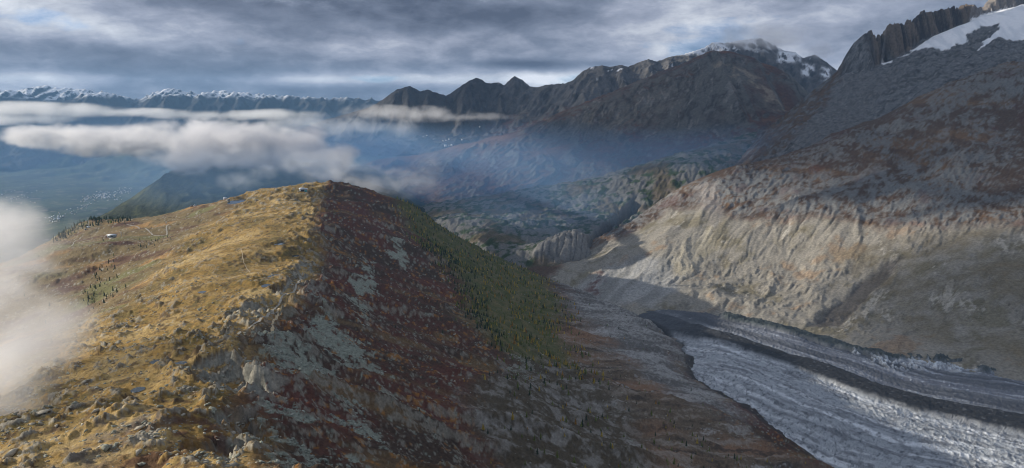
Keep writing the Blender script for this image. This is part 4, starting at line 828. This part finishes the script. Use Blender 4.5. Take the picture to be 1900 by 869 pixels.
def plant_trees():
    Zr = Zones(XA, YA, RIDGE); M = MASK
    patchy = 0.06 + sstep(-0.08, 0.16, fbm(XA, YA, 80, 4, 0.6, 951))
    upper = Zr([(735, 372), (860, 400), (1000, 505), (930, 520), (860, 520), (800, 455)], 20, 20, 80, 1)
    edge = Zr([(770, 400), (800, 450), (870, 500), (900, 560), (950, 655), (925, 655), (870, 590), (840, 530), (780, 460)], 15, 20, 80, 2)
    shelf1 = Zr([(160, 530), (190, 490), (215, 485), (205, 530), (170, 560)], 20, 25, 60, 1) + Zr([(150, 560), (200, 530), (235, 535), (225, 550), (170, 575)], 8, 8, 60, 2) + Zr([(255, 458), (300, 440), (320, 448), (270, 468)], 15, 20, 60, 0)
    knoll = Zr([(95, 442), (130, 420), (170, 403), (215, 397), (245, 408), (238, 420), (190, 418), (140, 433), (105, 452)], 12, 15, 60, 1)
    sets = [(M['wood'] * patchy * (1 - 0.6 * upper), 2300, (5, 16), (.14, .46, .32, .08), 1), (upper * M['wood'], 1300, (6, 15), (.40, .50, .10, 0), 2), (edge, 650, (8, 15), (.75, .2, .05, 0), 3),
            (M['lowmix'] * (1 - M['wood']) * patchy, 230, (5, 13), (.3, .4, .22, .08), 4), (M['right'] * (1 - M['lowmix']) * (1 - M['wood']) * (1 - M['brown']) * (1 - M['sc']) * sstep(-200, 500, XA + 0.25 * YA) * (YA > 650), 300, (4, 10), (.7, .22, .05, .03), 5),
            (M['brown'] * patchy, 40, (4, 9), (.4, .4, .15, .05), 6), (shelf1, 90, (5, 13), (.9, .1, 0, 0), 7), (knoll, 900, (11, 19), (.93, .07, 0, 0), 8), (M['shelf'], 90, (5, 12), (.85, .15, 0, 0), 9)]
    T = []
    for mask, n, (h0, h1), pr, sd in sets:
        x, y, z = pick(mask, n, sd); r = np.random.default_rng(sd + 50)
        T.append(np.column_stack([x, y, z, r.uniform(h0, h1, n) * r.uniform(0.75, 1.1, n), r.choice(4, n, p=pr), r.random(n) * 6.28, np.full(n, sd)]))
    T = np.vstack(T)
    px, py, f = view_px(T[:, 0], T[:, 1], T[:, 2]); seen = (px > 5) & (px < 1895) & (py > 5) & (py < 880)
    big = np.where(seen & (T[:, 1] < 2450), T[:, 3] / f, -1); order = np.argsort(-big); solo = order[:300]; rest = np.setdiff1d(np.arange(len(T)), solo)
    names = list(TREE_KINDS)
    word = {'dark': ('dark_conifer', 'dark green conifer'), 'green': ('green_larch', 'green larch tree'), 'yellow': ('yellow_larch', 'yellow autumn larch tree'), 'amber': ('amber_larch', 'amber autumn larch tree')}
    where = {1: ('in the open wood on the slope above the grey moraine', 'wood'), 2: ('in the dense wood at the end of the ridge', 'dense'), 3: ('along the lower edge of the red heath', 'edge'), 4: ('on the stony lower slope nearest the camera', 'lower'), 5: ('standing singly among red heath on the shaded slope', 'heath'), 6: ('on the brown slope just above the glacier', 'brown'), 7: ('in a clump on the olive shelf', 'clump'), 8: ('on the wooded knoll beyond the shelf', 'knoll'), 9: ('standing singly on the olive shelf', 'shelf')}
    for q in solo:
        x, y, z, h, kd, rz, sd = T[q]; k = names[int(kd)]
        o = bpy.data.objects.new(word[k][0], None); col.objects.link(o); o.location = (x, y, z - 0.2); o.rotation_euler = (0, 0, rz); o.scale = (h, h, h); o.empty_display_size = 0.1
        big_ = 'tall ' if h > 12 else 'small ' if h < 8 else ''
        tag(o, big_ + word[k][1] + ' ' + where[int(sd)][0], 'tree', big_ + word[k][1] + 's ' + where[int(sd)][0])
        link('crown', CROWN_ME[k][int(rz * 10) % 3], None, o); link('trunk', TRUNK_ME, None, o)
    # the rest of the wood, too many to count
    Vs = []; Fs = []; Cs = []; n0 = 0
    r = np.random.default_rng(5)
    for q in rest:
        x, y, z, h, kd, rz, sd = T[q]; k = names[int(kd)]; V, F = FAR_CROWNS[k][int(rz * 10) % 3]
        ca, sa = math.cos(rz), math.sin(rz); W = np.column_stack([(V[:, 0] * ca - V[:, 1] * sa) * h + x, (V[:, 0] * sa + V[:, 1] * ca) * h + y, V[:, 2] * h + z - 0.2])
        Vs.append(W); Fs.append(F + n0); n0 += len(W); Cs.append(np.repeat((C(*TREE_KINDS[k]) * r.uniform(0.7, 1.3))[None], len(W), 0))
    wood = link('forest', new_mesh('forest', np.vstack(Vs), np.vstack(Fs), np.vstack(Cs), smooth=False), ground_material('forest_needles', 2.0, 0.3, 0.4))
    tag(wood, 'mixed wood of larches and dark conifers on the slopes', 'forest', kind='stuff')
plant_trees()

# ------------------------------------------------------------------ boulders and scree
import bmesh
def rock_mesh(seed, flat=0.65):
    r = random.Random(seed); bm = bmesh.new()
    for k in range(13):
        z = r.uniform(-0.5, 1); a = r.uniform(0, 6.28); q = math.sqrt(max(0.02, 1 - z * z)); f = r.uniform(0.8, 1.1)
        bm.verts.new((q * math.cos(a) * f, q * math.sin(a) * f * 0.75, z * f * flat))
    res = bmesh.ops.convex_hull(bm, input=bm.verts); bmesh.ops.delete(bm, geom=[g for g in res['geom_interior'] if isinstance(g, bmesh.types.BMVert)], context='VERTS')
    bm.verts.index_update(); V = np.array([v.co[:] for v in bm.verts]); F = np.array([[v.index for v in f.verts] for f in bm.faces]); bm.free(); return V, F
ROCKS = [rock_mesh(s) for s in range(8)]
STONE = [plain_material('boulder_stone', (0.33, 0.30, 0.235), 0.9, 0.4, 1.2, 0.15), plain_material('boulder_lichen', (0.25, 0.255, 0.20), 0.9, 0.45, 1.2, 0.15)]
ROCK_ME = []
for k, (V, F) in enumerate(ROCKS):
    me = new_mesh('boulder', V, F, smooth=False); me.materials.append(STONE[k % 2]); ROCK_ME.append(me)
def lay_rocks():
    M = MASK; Zr = Zones(XA, YA, RIDGE)
    lit = M['left'] * (1 - M['shelf']); clump = sstep(0.05, 0.35, fbm(XA, YA, 45, 3, 0.6, 961)) + 0.12
    x, y, z = pick(lit * clump * (YA < 1200) / np.clip(YA / 500, 0.6, 3) ** 1.3, 7000, 21); r = np.random.default_rng(22); n = len(x)
    s = 0.5 + 2.5 * r.random(n) ** 4.5; s[r.random(n) < 0.02] *= 1.6
    x2, y2, z2 = pick(M['crag'] * lit + 0.5 * M['crag'], 700, 23); s2 = 0.8 + 3.0 * r.random(700) ** 2.5
    X_, Y_, Z_, S_ = np.r_[x, x2], np.r_[y, y2], np.r_[z, z2], np.r_[s, s2]; kind = np.r_[np.zeros(n), np.ones(700)]
    px, py, f = view_px(X_, Y_, Z_); seen = (px > 8) & (px < 900) & (py > 300) & (py < 862)
    order = np.argsort(-np.where(seen, S_ / f, -1)); solo = order[:290]; rest = order[290:]
    for q in solo:
        kk = int(r.integers(8)); o = link('boulder', ROCK_ME[kk]); hue = 'grey green' if kk % 2 else 'pale tan'; sw = 'big' if S_[q] > 2.6 else 'middling' if S_[q] > 1.9 else 'small'; o.location = (X_[q], Y_[q], Z_[q] - 0.1 * S_[q]); o.rotation_euler = (r.uniform(-.25, .25), r.uniform(-.25, .25), r.uniform(0, 6.28)); v = S_[q]; o.scale = (v * r.uniform(.9, 1.4), v, v * r.uniform(.7, 1.1))
        if kind[q]: tag(o, f'{sw} {hue} boulder below the crags along the crest', 'boulder', f'{sw} {hue} boulders by the crags')
        elif px[q] < 230: tag(o, f'{sw} {hue} boulder lying in yellow grass beside the fog', 'boulder', f'{sw} {hue} boulders beside the fog')
        elif py[q] > 740: tag(o, f'{sw} {hue} boulder lying in the nearest yellow grass', 'boulder', f'{sw} {hue} boulders in the nearest grass')
        else: tag(o, f'{sw} {hue} boulder in yellow grass up towards the crest path', 'boulder', f'{sw} {hue} boulders below the crest path')
    for px_, py_, sz, lb in [(86, 768, 6.5, 'large rounded grey boulder standing at the edge of the fog'), (20, 842, 6.0, 'large grey boulder in the lower left corner of the slope'), (180, 770, 4.2, 'broad flat dark boulder beside the stony patch'), (197, 838, 4.0, 'grey boulder with a flat top in the amber grass near the crags'), (262, 803, 4.0, 'low grey boulder between the stony patch and the crags'), (345, 672, 5.0, 'tallest pale boulder of the crest outcrop')]:
        p = survey([(px_, py_)])[0]; o = link('boulder', ROCK_ME[int(px_) % 8]); o.location = (p[0], p[1], float(on_ridge(p[0], p[1])) + 0.6); o.scale = (sz * 1.25, sz, sz * 0.85); o.rotation_euler = (0.1, -0.1, px_); tag(o, lb, 'boulder')
    def heap(name, X, Y, Z, S, cols, label, seed):
        r = np.random.default_rng(seed); Vs = []; Fs = []; Cs = []; n0 = 0
        for x, y, z, s in zip(X, Y, Z, S):
            V, F = ROCKS[int(r.integers(8))]; a = r.uniform(0, 6.28); ca, sa = math.cos(a), math.sin(a); k = r.uniform(0.8, 1.4)
            Vs.append(np.column_stack([(V[:, 0] * ca * k - V[:, 1] * sa) * s + x, (V[:, 0] * sa * k + V[:, 1] * ca) * s + y, V[:, 2] * s * r.uniform(.6, 1.0) + z])); Fs.append(F + n0); n0 += len(V)
            Cs.append(np.repeat((cols[int(r.integers(len(cols)))] * r.uniform(0.75, 1.25))[None], len(V), 0))
        o = link(name, new_mesh(name, np.vstack(Vs), np.vstack(Fs), np.vstack(Cs), smooth=False), ground_material(name + '_stone', 1.0, 0.2, 0.35)); tag(o, label, 'stones', kind='stuff')
    heap('scattered_stones', X_[rest], Y_[rest], Z_[rest], S_[rest], [C(.30, .275, .215), C(.24, .235, .19)], 'small pale stones scattered through the grass', 31)
    x, y, z = pick(M['sc'] * M['right'] * (YA < 1700) / np.clip(YA / 500, 0.6, 3), 5200, 33); heap('scree', x, y, z, 0.5 + 1.9 * np.random.default_rng(34).random(5200) ** 2.5, [C(.24, .26, .21), C(.19, .205, .17), C(.29, .30, .25)], 'grey green scree on the shaded slope', 35)
    x, y, z = pick(M['right'] * (1 - M['sc']) * (YA < 2400) / np.clip(YA / 600, 0.6, 3), 2600, 37); heap('slope_stones', x, y, z, (0.5 + 2.0 * np.random.default_rng(38).random(2600) ** 3) * np.clip(y / 900, 0.8, 1.8), [C(.22, .22, .19), C(.28, .265, .22)], 'grey stones strewn among the red heath', 39)
lay_rocks()

# ------------------------------------------------------------------ buildings
M_WALLW = plain_material('white_plaster', (0.72, 0.70, 0.66), 0.8, 0.1, 5); M_METAL = plain_material('grey_blue_cladding', (0.34, 0.40, 0.45), 0.5, 0.15, 3); M_ROOF = plain_material('slate_roof', (0.16, 0.155, 0.15), 0.8, 0.2, 3); M_ROOFP = plain_material('pale_metal_roof', (0.62, 0.66, 0.70), 0.45, 0.1, 3)
M_TEAL = plain_material('teal_cladding', (0.08, 0.42, 0.40), 0.5, 0.1, 3); M_DARK = plain_material('dark_opening', (0.03, 0.035, 0.04), 0.4, 0.1, 3); M_CONC = plain_material('concrete', (0.42, 0.41, 0.38), 0.9, 0.2, 3); M_WOODW = plain_material('dark_timber', (0.12, 0.075, 0.045), 0.85, 0.25, 2); M_STEEL = plain_material('galvanised_steel', (0.42, 0.43, 0.44), 0.5, 0.1, 2)
def boxes(lst):
    V = []; F = []
    for x0, x1, y0, y1, z0, z1 in lst:
        n = len(V); V += [(x, y, z) for z in (z0, z1) for y in (y0, y1) for x in (x0, x1)]
        F += [(n + a, n + b, n + c, n + d) for a, b, c, d in ((0, 2, 3, 1), (4, 5, 7, 6), (0, 1, 5, 4), (1, 3, 7, 5), (3, 2, 6, 7), (2, 0, 4, 6))]
    return np.array(V, float), np.array(F)
def prism(x0, x1, y0, y1, z0, z1, over=0.0):
    """gable roof, ridge along x"""
    ym = (y0 + y1) / 2; x0 -= over; x1 += over; y0 -= over; y1 += over
    V = np.array([(x0, y0, z0), (x1, y0, z0), (x1, y1, z0), (x0, y1, z0), (x0, ym, z1), (x1, ym, z1)], float)
    F = np.array([(0, 1, 5), (0, 5, 4), (2, 3, 4), (2, 4, 5), (0, 4, 3), (1, 2, 5), (0, 3, 2), (0, 2, 1)]); return V, F
def part(name, VF, mat, parent): return link(name, new_mesh(name, *VF, smooth=False), mat, parent)
def root(name, p, rz, label, cat, group=None):
    o = bpy.data.objects.new(name, None); col.objects.link(o); o.location = p; o.rotation_euler = (0, 0, rz); tag(o, label, cat, group); return o
def place(px, py, lift=0.0):
    p = survey([(px, py)])[0]; z = float(on_ridge(p[0], p[1])); return (p[0], p[1], z + lift)
h = root('hill_station', place(563, 357), 0.35, 'pale grey and teal cable car station on top of the ridge', 'station')
part('hall', boxes([(-13, 13, -7, 7, -4, 7)]), M_METAL, h); part('roof', boxes([(-15, 15, -9, 9, 7.01, 8.6)]), M_ROOFP, h); part('gate', boxes([(-9, 3, -7.35, -7.02, 0, 5.5)]), M_DARK, h); part('panel', boxes([(4, 12, -7.4, -7.02, -3, 3)]), M_TEAL, h)
part('terrace', boxes([(-22, -13.02, -6, 6, -5, 1.0)]), M_CONC, h); part('gable_roof', prism(-12, 4, -6, 6, 8.62, 12.5, 0.5), M_ROOFP, h)
h = root('lift_station', place(208, 440), -0.1, 'boxy grey blue lift station standing on the olive shelf', 'station')
part('hall', boxes([(-11, 11, -6, 6, 5, 12)]), M_METAL, h); part('base', boxes([(-6, 8, -5, 5, -5, 4.98)]), M_CONC, h); part('roof', boxes([(-13, 12, -7, 7, 12.02, 13.2)]), M_ROOFP, h)
for x in (-8, -3, 2, 7): wd = part('window', boxes([(x - 1.7, x + 1.7, -6.3, -6.02, 6.5, 10)]), M_DARK, h); part('sill', boxes([(x - 1.9, x + 1.9, -6.5, -6.02, 6.2, 6.48)]), M_ROOFP, wd)
part('entry', boxes([(-14.5, -11.02, -4, 4, 6, 11)]), M_DARK, h)
def hut(px, py, w, d, hh, rz, wall, roof, label, cat='hut', lift=0.0, group=None, pos=None):
    o = root('mountain_hut' if cat == 'hut' else 'house', pos if pos is not None else place(px, py, lift), rz, label, cat, group)
    part('wall', boxes([(-w / 2, w / 2, -d / 2, d / 2, -3, hh)]), wall, o); rf = part('roof', prism(-w / 2, w / 2, -d / 2, d / 2, hh + 0.02, hh + d * 0.42, 0.7), roof, o); part('chimney', boxes([(w * .2, w * .2 + 0.9, -0.45, 0.45, hh + d * 0.25, hh + d * 0.42 + 1.1)]), M_CONC, rf); part('door', boxes([(-0.8, 0.8, -d / 2 - 0.25, -d / 2 - 0.02, 0, 2.4)]), M_DARK, o)
    for x in (-w * .3, w * .3): part('window', boxes([(x - 0.9, x + 0.9, -d / 2 - 0.25, -d / 2 - 0.02, 1.2, 2.8)]), M_DARK, o)
    return o
hut(164, 424, 8, 6, 4, 0.4, M_WALLW, M_ROOFP, 'small white hut beside the tall mast on the shelf'); hut(159, 429, 6, 5, 3, 0.1, M_WALLW, M_ROOF, 'tiny white hut just below the hut by the mast')
hut(418, 371, 12, 9, 6, 0.3, M_WALLW, M_ROOFP, 'white house at the dam of the blue reservoir', 'house'); hut(424, 374, 9, 7, 4, 0.6, M_CONC, M_ROOF, 'grey pump house beside the white reservoir house', 'house')
for k, (px, py, w) in enumerate([(343, 384, 10), (347, 382, 13), (352, 381, 16), (356, 384, 11), (361, 382, 10), (366, 380, 9), (372, 378, 10), (395, 375, 8)]):
    hut(px, py, w, w * 0.75, w * 0.45, 0.3 + 0.4 * k, M_WALLW if k % 3 == 1 else M_WOODW, M_ROOF if k % 2 else M_ROOFP, 'chalet of the hamlet behind the crest of the shelf', 'house', 0, 'chalets behind the shelf')
def mast(px, py, hgt, label):
    o = root('mast', place(px, py), 0.3, label, 'mast'); a = 1.3
    def bar(p, q, t):
        p = np.array(p, float); q = np.array(q, float); d = (q - p) / np.linalg.norm(q - p); u = np.cross(d, [0.3, 0.9, 0.2]); u /= np.linalg.norm(u); v = np.cross(d, u)
        V = [p + t * (i * u + j * v) for i, j in ((-1, -1), (1, -1), (1, 1), (-1, 1))] + [q + t * (i * u + j * v) for i, j in ((-1, -1), (1, -1), (1, 1), (-1, 1))]
        return np.array(V), np.array([(0, 1, 5, 4), (1, 2, 6, 5), (2, 3, 7, 6), (3, 0, 4, 7), (0, 3, 2, 1), (4, 5, 6, 7)])
    for sx in (-1, 1):
        for sy in (-1, 1): part('leg', bar((sx * a, sy * a, -2), (sx * 0.35, sy * 0.35, hgt), 0.16), M_STEEL, o)
    for k in range(6):
        z0 = hgt * k / 6; z1 = hgt * (k + 1) / 6; w0 = a + (0.35 - a) * k / 6; w1 = a + (0.35 - a) * (k + 1) / 6
        part('brace', bar((-w0, -w0, z0), (w1, -w1, z1), 0.10), M_STEEL, o); part('brace', bar((w0, w0, z0), (-w1, w1, z1), 0.10), M_STEEL, o)
    part('crossarm', bar((-4, 0, hgt), (4, 0, hgt), 0.3), M_STEEL, o)
mast(165, 423, 34, 'tall lattice mast standing behind the white hut'); mast(225, 438, 16, 'short lattice lift pylon next to the lift station')

# ---- houses of the town on the valley floor and of the far alp, too small to show parts
def simple_house(w, d, hh, wall, roof):
    V1, F1 = boxes([(-w / 2, w / 2, -d / 2, d / 2, -4, hh)]); V2, F2 = prism(-w / 2, w / 2, -d / 2, d / 2, hh + 0.05, hh + d * 0.4, 0.6)
    F1 = np.vstack([F1[:, [0, 1, 2]], F1[:, [0, 2, 3]]]); me = new_mesh('house', np.vstack([V1, V2]), np.vstack([F1, F2 + len(V1)]), smooth=False); me.materials.append(wall); me.materials.append(roof)
    mi = np.zeros(len(F1) + len(F2), np.int32); mi[len(F1):] = 1; me.polygons.foreach_set('material_index', mi); return me
M_CREAM = plain_material('cream_plaster', (0.66, 0.58, 0.46), 0.8, 0.1, 8); M_TILE = plain_material('clay_tile', (0.30, 0.17, 0.12), 0.85, 0.2, 8)
HOUSE = [simple_house(16, 12, 9, M_WALLW, M_ROOF), simple_house(22, 14, 12, M_CREAM, M_ROOFP), simple_house(14, 12, 8, M_CREAM, M_TILE), simple_house(34, 20, 15, M_WALLW, M_ROOFP)]
def grid_height(G, x, y):
    X, Y, Z = G[:3]; j = np.argmin(np.abs(X[0] / Y[0, 0] - x / y)); i = np.argmin(np.abs(Y[:, 0] - y)); return float(Z[i, j])
def grid_hit(G, px, py, y0, y1):
    for Yq in np.linspace(y0, y1, 240):
        p = at(px, py, Yq)
        if p[2] < grid_height(G, p[0], p[1]): return p
    return at(px, py, y1)
r = np.random.default_rng(77)
town = [(150 + 95 * t, 372 - 20 * t + r.normal(0, 3.0)) for t in r.random(110)] + [(195 + r.normal(0, 16), 366 + r.normal(0, 5)) for _ in range(80)] + [(100 + 70 * t + r.normal(0, 3), 408 - 30 * t + r.normal(0, 3)) for t in r.random(40)] + [(100 + r.normal(0, 8), 408 + r.normal(0, 4)) for _ in range(25)] + [(20 + r.normal(0, 25), 365 + r.normal(0, 10)) for _ in range(35)]
for k, (px, py) in enumerate(town[:290]):
    p = grid_hit(VALLEY, px, py, 6600, 17000); o = link('house', HOUSE[int(r.choice(4, p=(.4, .3, .2, .1)))]); s = r.uniform(0.6, 1.05); o.location = (p[0], p[1], grid_height(VALLEY, p[0], p[1])); o.scale = (s, s, s); o.rotation_euler = (0, 0, r.uniform(0, 3.14))
    tag(o, 'tiny pale house of the town spread over the far valley floor', 'house', 'houses of the valley town')
for k, (px, py, s) in enumerate([(827, 270, 0.8), (833, 269, 0.6), (838, 268.5, 0.7), (833, 257, 0.9), (828, 259, 0.7), (857, 258, 0.9), (890, 234, 0.7), (822, 260, 0.7), (785, 252, 0.6), (792, 250, 0.6)]):
    p = grid_hit(DOME, px, py + 2, 4800, 7300); o = link('house', HOUSE[3 if s > .65 and k < 3 else 0]); o.scale = (s, s, s); o.location = p; o.rotation_euler = (0, 0, k)
    tag(o, 'white house of the far hamlet on the red brown alp', 'house', 'houses of the far alp')

# ------------------------------------------------------------------ haze and low clouds
def build_haze():
    x0, x1, y0, y1, z0, z1 = -30000.0, 9000.0, -1500.0, 29000.0, 560.0, CAM_Z + 960.0
    V = np.array([(x, y, z) for z in (z0, z1) for y in (y0, y1) for x in (x0, x1)], float)
    F = np.array([(0, 2, 3, 1), (4, 5, 7, 6), (0, 1, 5, 4), (1, 3, 7, 5), (3, 2, 6, 7), (2, 0, 4, 6)])
    m = bpy.data.materials.new('haze'); m.use_nodes = True; nt = m.node_tree; nt.nodes.clear()
    out = nt.nodes.new('ShaderNodeOutputMaterial'); pv = nt.nodes.new('ShaderNodeVolumePrincipled'); nt.links.new(pv.outputs[0], out.inputs['Volume'])
    pv.inputs['Color'].default_value = (0.30, 0.58, 0.95, 1); pv.inputs['Density'].default_value = HAZE; pv.inputs['Anisotropy'].default_value = 0.0
    tag(link('haze', new_mesh('haze', V, F, smooth=False), m), kind='stuff')
HAZE = 1.35e-5
build_haze()

def cloud(lumps, scale, amp, dens, res, seed, name='low_cloud', soft=1.0, thr=0.0, shape=1.0, label='low cloud', aniso=0.2, colour=(0.985, 0.985, 0.99)):
    """a bank of cloud: ellipsoids (centre, radii) eaten into by turbulence, as a grid of densities"""
    c = np.array([l[0] for l in lumps], float); r = np.array([l[1] for l in lumps], float)
    lo = (c - r * 1.1).min(0); hi = (c + r * 1.1).max(0); org = (lo + hi) / 2
    vol = bpy.data.volumes.new(name); vol.render.clipping = 0.0; o = bpy.data.objects.new(name, vol); col.objects.link(o); o.location = org
    g = bpy.data.node_groups.new(name, 'GeometryNodeTree'); g.interface.new_socket('Geometry', in_out='OUTPUT', socket_type='NodeSocketGeometry')
    N = g.nodes.new; L = g.links.new
    out = N('NodeGroupOutput'); vc = N('GeometryNodeVolumeCube'); sm = N('GeometryNodeSetMaterial')
    vc.inputs['Min'].default_value = lo - org; vc.inputs['Max'].default_value = hi - org
    for k, q in zip(('Resolution X', 'Resolution Y', 'Resolution Z'), res): vc.inputs[k].default_value = q
    pos = N('GeometryNodeInputPosition').outputs[0]
    def vm(op, a, b=None):
        n = N('ShaderNodeVectorMath'); n.operation = op; L(a, n.inputs[0])
        if b is not None: n.inputs[1].default_value = b
        return n
    def mt(op, a, b=None, clamp=False):
        n = N('ShaderNodeMath'); n.operation = op; n.use_clamp = clamp
        for i, q in enumerate((a, b)):
            if q is None: continue
            if isinstance(q, (int, float)): n.inputs[i].default_value = float(q)
            else: L(q, n.inputs[i])
        return n.outputs[0]
    best = None
    for cc, rr in zip(c, r):
        q = vm('DIVIDE', vm('SUBTRACT', pos, tuple(cc - org)).outputs[0], tuple(rr)); f = mt('SUBTRACT', 1.0, vm('LENGTH', q.outputs[0]).outputs['Value'])
        if best is None: best = f
        else:
            n = N('ShaderNodeMath'); n.operation = 'SMOOTH_MAX'; L(best, n.inputs[0]); L(f, n.inputs[1]); n.inputs[2].default_value = 0.25; best = n.outputs[0]
    off = vm('ADD', pos, (seed * 1371.0, seed * 733.0, seed * 217.0)).outputs[0]
    st = vm('MULTIPLY', off, (0.85, 0.85, 1.1)).outputs[0]
    nz = N('ShaderNodeTexNoise'); nz.inputs['Scale'].default_value = 1.0 / scale; nz.inputs['Detail'].default_value = 7; nz.inputs['Roughness'].default_value = 0.62; nz.inputs['Distortion'].default_value = 0.25; L(st, nz.inputs['Vector'])
    d = mt('ADD', mt('MULTIPLY', best, shape), mt('MULTIPLY', mt('SUBTRACT', nz.outputs['Fac'], 0.5), amp))
    d = mt('MULTIPLY', mt('MULTIPLY', mt('SUBTRACT', d, thr), 1.0 / soft, True), 1.0)
    # nothing past the ellipsoids' own edge
    d = mt('MULTIPLY', d, mt('MULTIPLY', best, 6.0, True))
    L(d, vc.inputs['Density'])
    m = bpy.data.materials.new(name); m.use_nodes = True; nt = m.node_tree; nt.nodes.clear()
    mo = nt.nodes.new('ShaderNodeOutputMaterial'); pv = nt.nodes.new('ShaderNodeVolumePrincipled'); nt.links.new(pv.outputs[0], mo.inputs['Volume'])
    pv.inputs['Color'].default_value = (*colour, 1); pv.inputs['Density'].default_value = dens; pv.inputs['Anisotropy'].default_value = aniso
    sm.inputs['Material'].default_value = m; L(vc.outputs[0], sm.inputs[0]); L(sm.outputs[0], out.inputs[0]); vol.materials.append(m)
    md = o.modifiers.new('cloud', 'NODES'); md.node_group = g
    tag(o, label, 'cloud', kind='stuff')
    return o
def lump(px, py, Y, rx, ry, rz): return (at(px, py, Y), (rx * Y / FPX, ry, rz * Y / FPX))      # half-widths across and up in pixels of the photograph, along in metres

cloud([lump(110, 253, 4900, 130, 420, 26), lump(230, 262, 4900, 150, 450, 34), lump(370, 266, 4850, 170, 480, 52), lump(470, 270, 4800, 140, 450, 58), lump(555, 280, 4700, 80, 300, 58), lump(370, 292, 4700, 70, 300, 38), lump(620, 300, 4500, 60, 250, 40)],
      190, 3.4, 0.0085, (230, 70, 72), 1, soft=0.5, thr=0.20, shape=0.9, label='long bank of pale cloud lying in front of the wooded mountain', colour=(0.93, 0.93, 0.95))
cloud([lump(40, 203, 11500, 110, 900, 17), lump(130, 205, 11500, 110, 900, 15), lump(230, 209, 11500, 150, 900, 10), lump(420, 214, 11500, 170, 900, 10), lump(520, 212, 11500, 90, 900, 11), lump(30, 222, 11000, 110, 900, 12)],
      520, 3.2, 0.0026, (200, 40, 40), 3, soft=0.8, thr=0.12, shape=0.7, label='flat layer of cloud across the valley below the snowy range')
cloud([lump(700, 210, 8300, 80, 500, 18), lump(780, 212, 8300, 110, 500, 18), lump(880, 218, 8300, 100, 400, 10), lump(640, 238, 7600, 110, 500, 20), lump(560, 226, 8300, 80, 400, 18), lump(745, 238, 7400, 40, 300, 20)],
      330, 3.2, 0.0030, (180, 40, 46), 4, soft=0.9, thr=0.14, shape=0.7, label='thin strip of cloud in front of the dark back peaks')
cloud([lump(640, 322, 3500, 80, 220, 38), lump(700, 345, 3450, 80, 200, 34), lump(760, 340, 3600, 65, 200, 34), lump(797, 318, 3700, 36, 160, 46), lump(600, 305, 3600, 80, 220, 38), lump(650, 336, 2950, 50, 120, 22)],
      150, 3.4, 0.0048, (140, 60, 70), 5, soft=1.0, thr=0.16, shape=0.6, label='wisps of mist curling over the end of the ridge')
cloud([lump(450, 335, 3900, 50, 200, 24), lump(480, 322, 4000, 40, 200, 18)], 120, 3.0, 0.0035, (60, 30, 36), 6, soft=1.0, thr=0.12, shape=0.6, label='small faint cloud above the reservoir')
cloud([lump(-70, 560, 700, 190, 170, 170), lump(-60, 700, 640, 180, 160, 170), lump(20, 470, 760, 95, 150, 100), lump(-30, 420, 800, 80, 120, 60), lump(-40, 830, 560, 150, 120, 120), lump(60, 640, 700, 80, 120, 90)],
      85, 2.8, 0.024, (90, 90, 100), 2, soft=1.2, thr=0.16, shape=0.9, label='bright bank of fog drifting over the near grassy slope')
cloud([lump(1380, 78, 9300, 70, 500, 16), lump(1450, 75, 9400, 60, 500, 18), lump(1510, 95, 9500, 40, 400, 20), lump(1420, 62, 9400, 110, 500, 18)],
      420, 2.6, 0.004, (100, 40, 34), 7, soft=0.9, thr=0.12, shape=0.7, label='grey cloud cap hiding the top of the snowy summit')
cloud([lump(960, 315, 4700, 340, 700, 105), lump(760, 315, 4900, 280, 700, 95), lump(1180, 300, 4800, 260, 500, 75), lump(1000, 385, 3650, 240, 380, 70), lump(640, 280, 6000, 220, 600, 80), lump(1350, 285, 4400, 200, 260, 70)],
      900, 0.6, 0.00062, (70, 30, 28), 8, name='valley_mist', soft=0.6, thr=0.02, label='blue veil of mist hanging in the side valley', aniso=0.0, colour=(0.32, 0.58, 0.94))
cloud([lump(420, 335, 3900, 300, 350, 75), lump(560, 320, 4000, 120, 300, 60)], 600, 0.6, 0.00065, (60, 30, 24), 10, name='valley_mist', soft=0.6, thr=0.02, label='blue veil of mist in front of the wooded mountain', aniso=0.0, colour=(0.34, 0.58, 0.92))
cloud([lump(150, 300, 9500, 420, 1800, 120)],
      1600, 0.5, 0.00014, (60, 40, 24), 9, name='valley_mist', soft=0.6, thr=0.02, label='blue veil of mist over the main valley and its town', aniso=0.0, colour=(0.28, 0.48, 0.80))
# a cloud deck overhead, out of frame, placed to shade the mountains and wall
for k, (x, y, z, rx, ry, rz) in enumerate([(-5100, 4900, 2150, 2400, 1500, 420), (-4300, 6200, 2200, 1900, 1500, 420), (-4900, 7900, 2350, 2400, 1600, 400), (-3600, 4400, 2050, 1500, 1200, 380), (-7000, 3480, 2000, 900, 780, 320), (-6900, 11000, 2350, 2700, 1900, 380), (-1500, 10000, 2400, 2300, 1500, 340), (-7400, 7200, 2300, 1700, 1500, 380)]):
    cloud([((x, y, CAM_Z + z), (rx, ry, rz))], 900, 1.1, 0.0050 if k == 4 else 0.0015, (48, 36, 12), 11 + k, name='shading_cloud', soft=0.5, thr=0.02, label='unseen grey cloud of the deck overhead, placed for its shade')
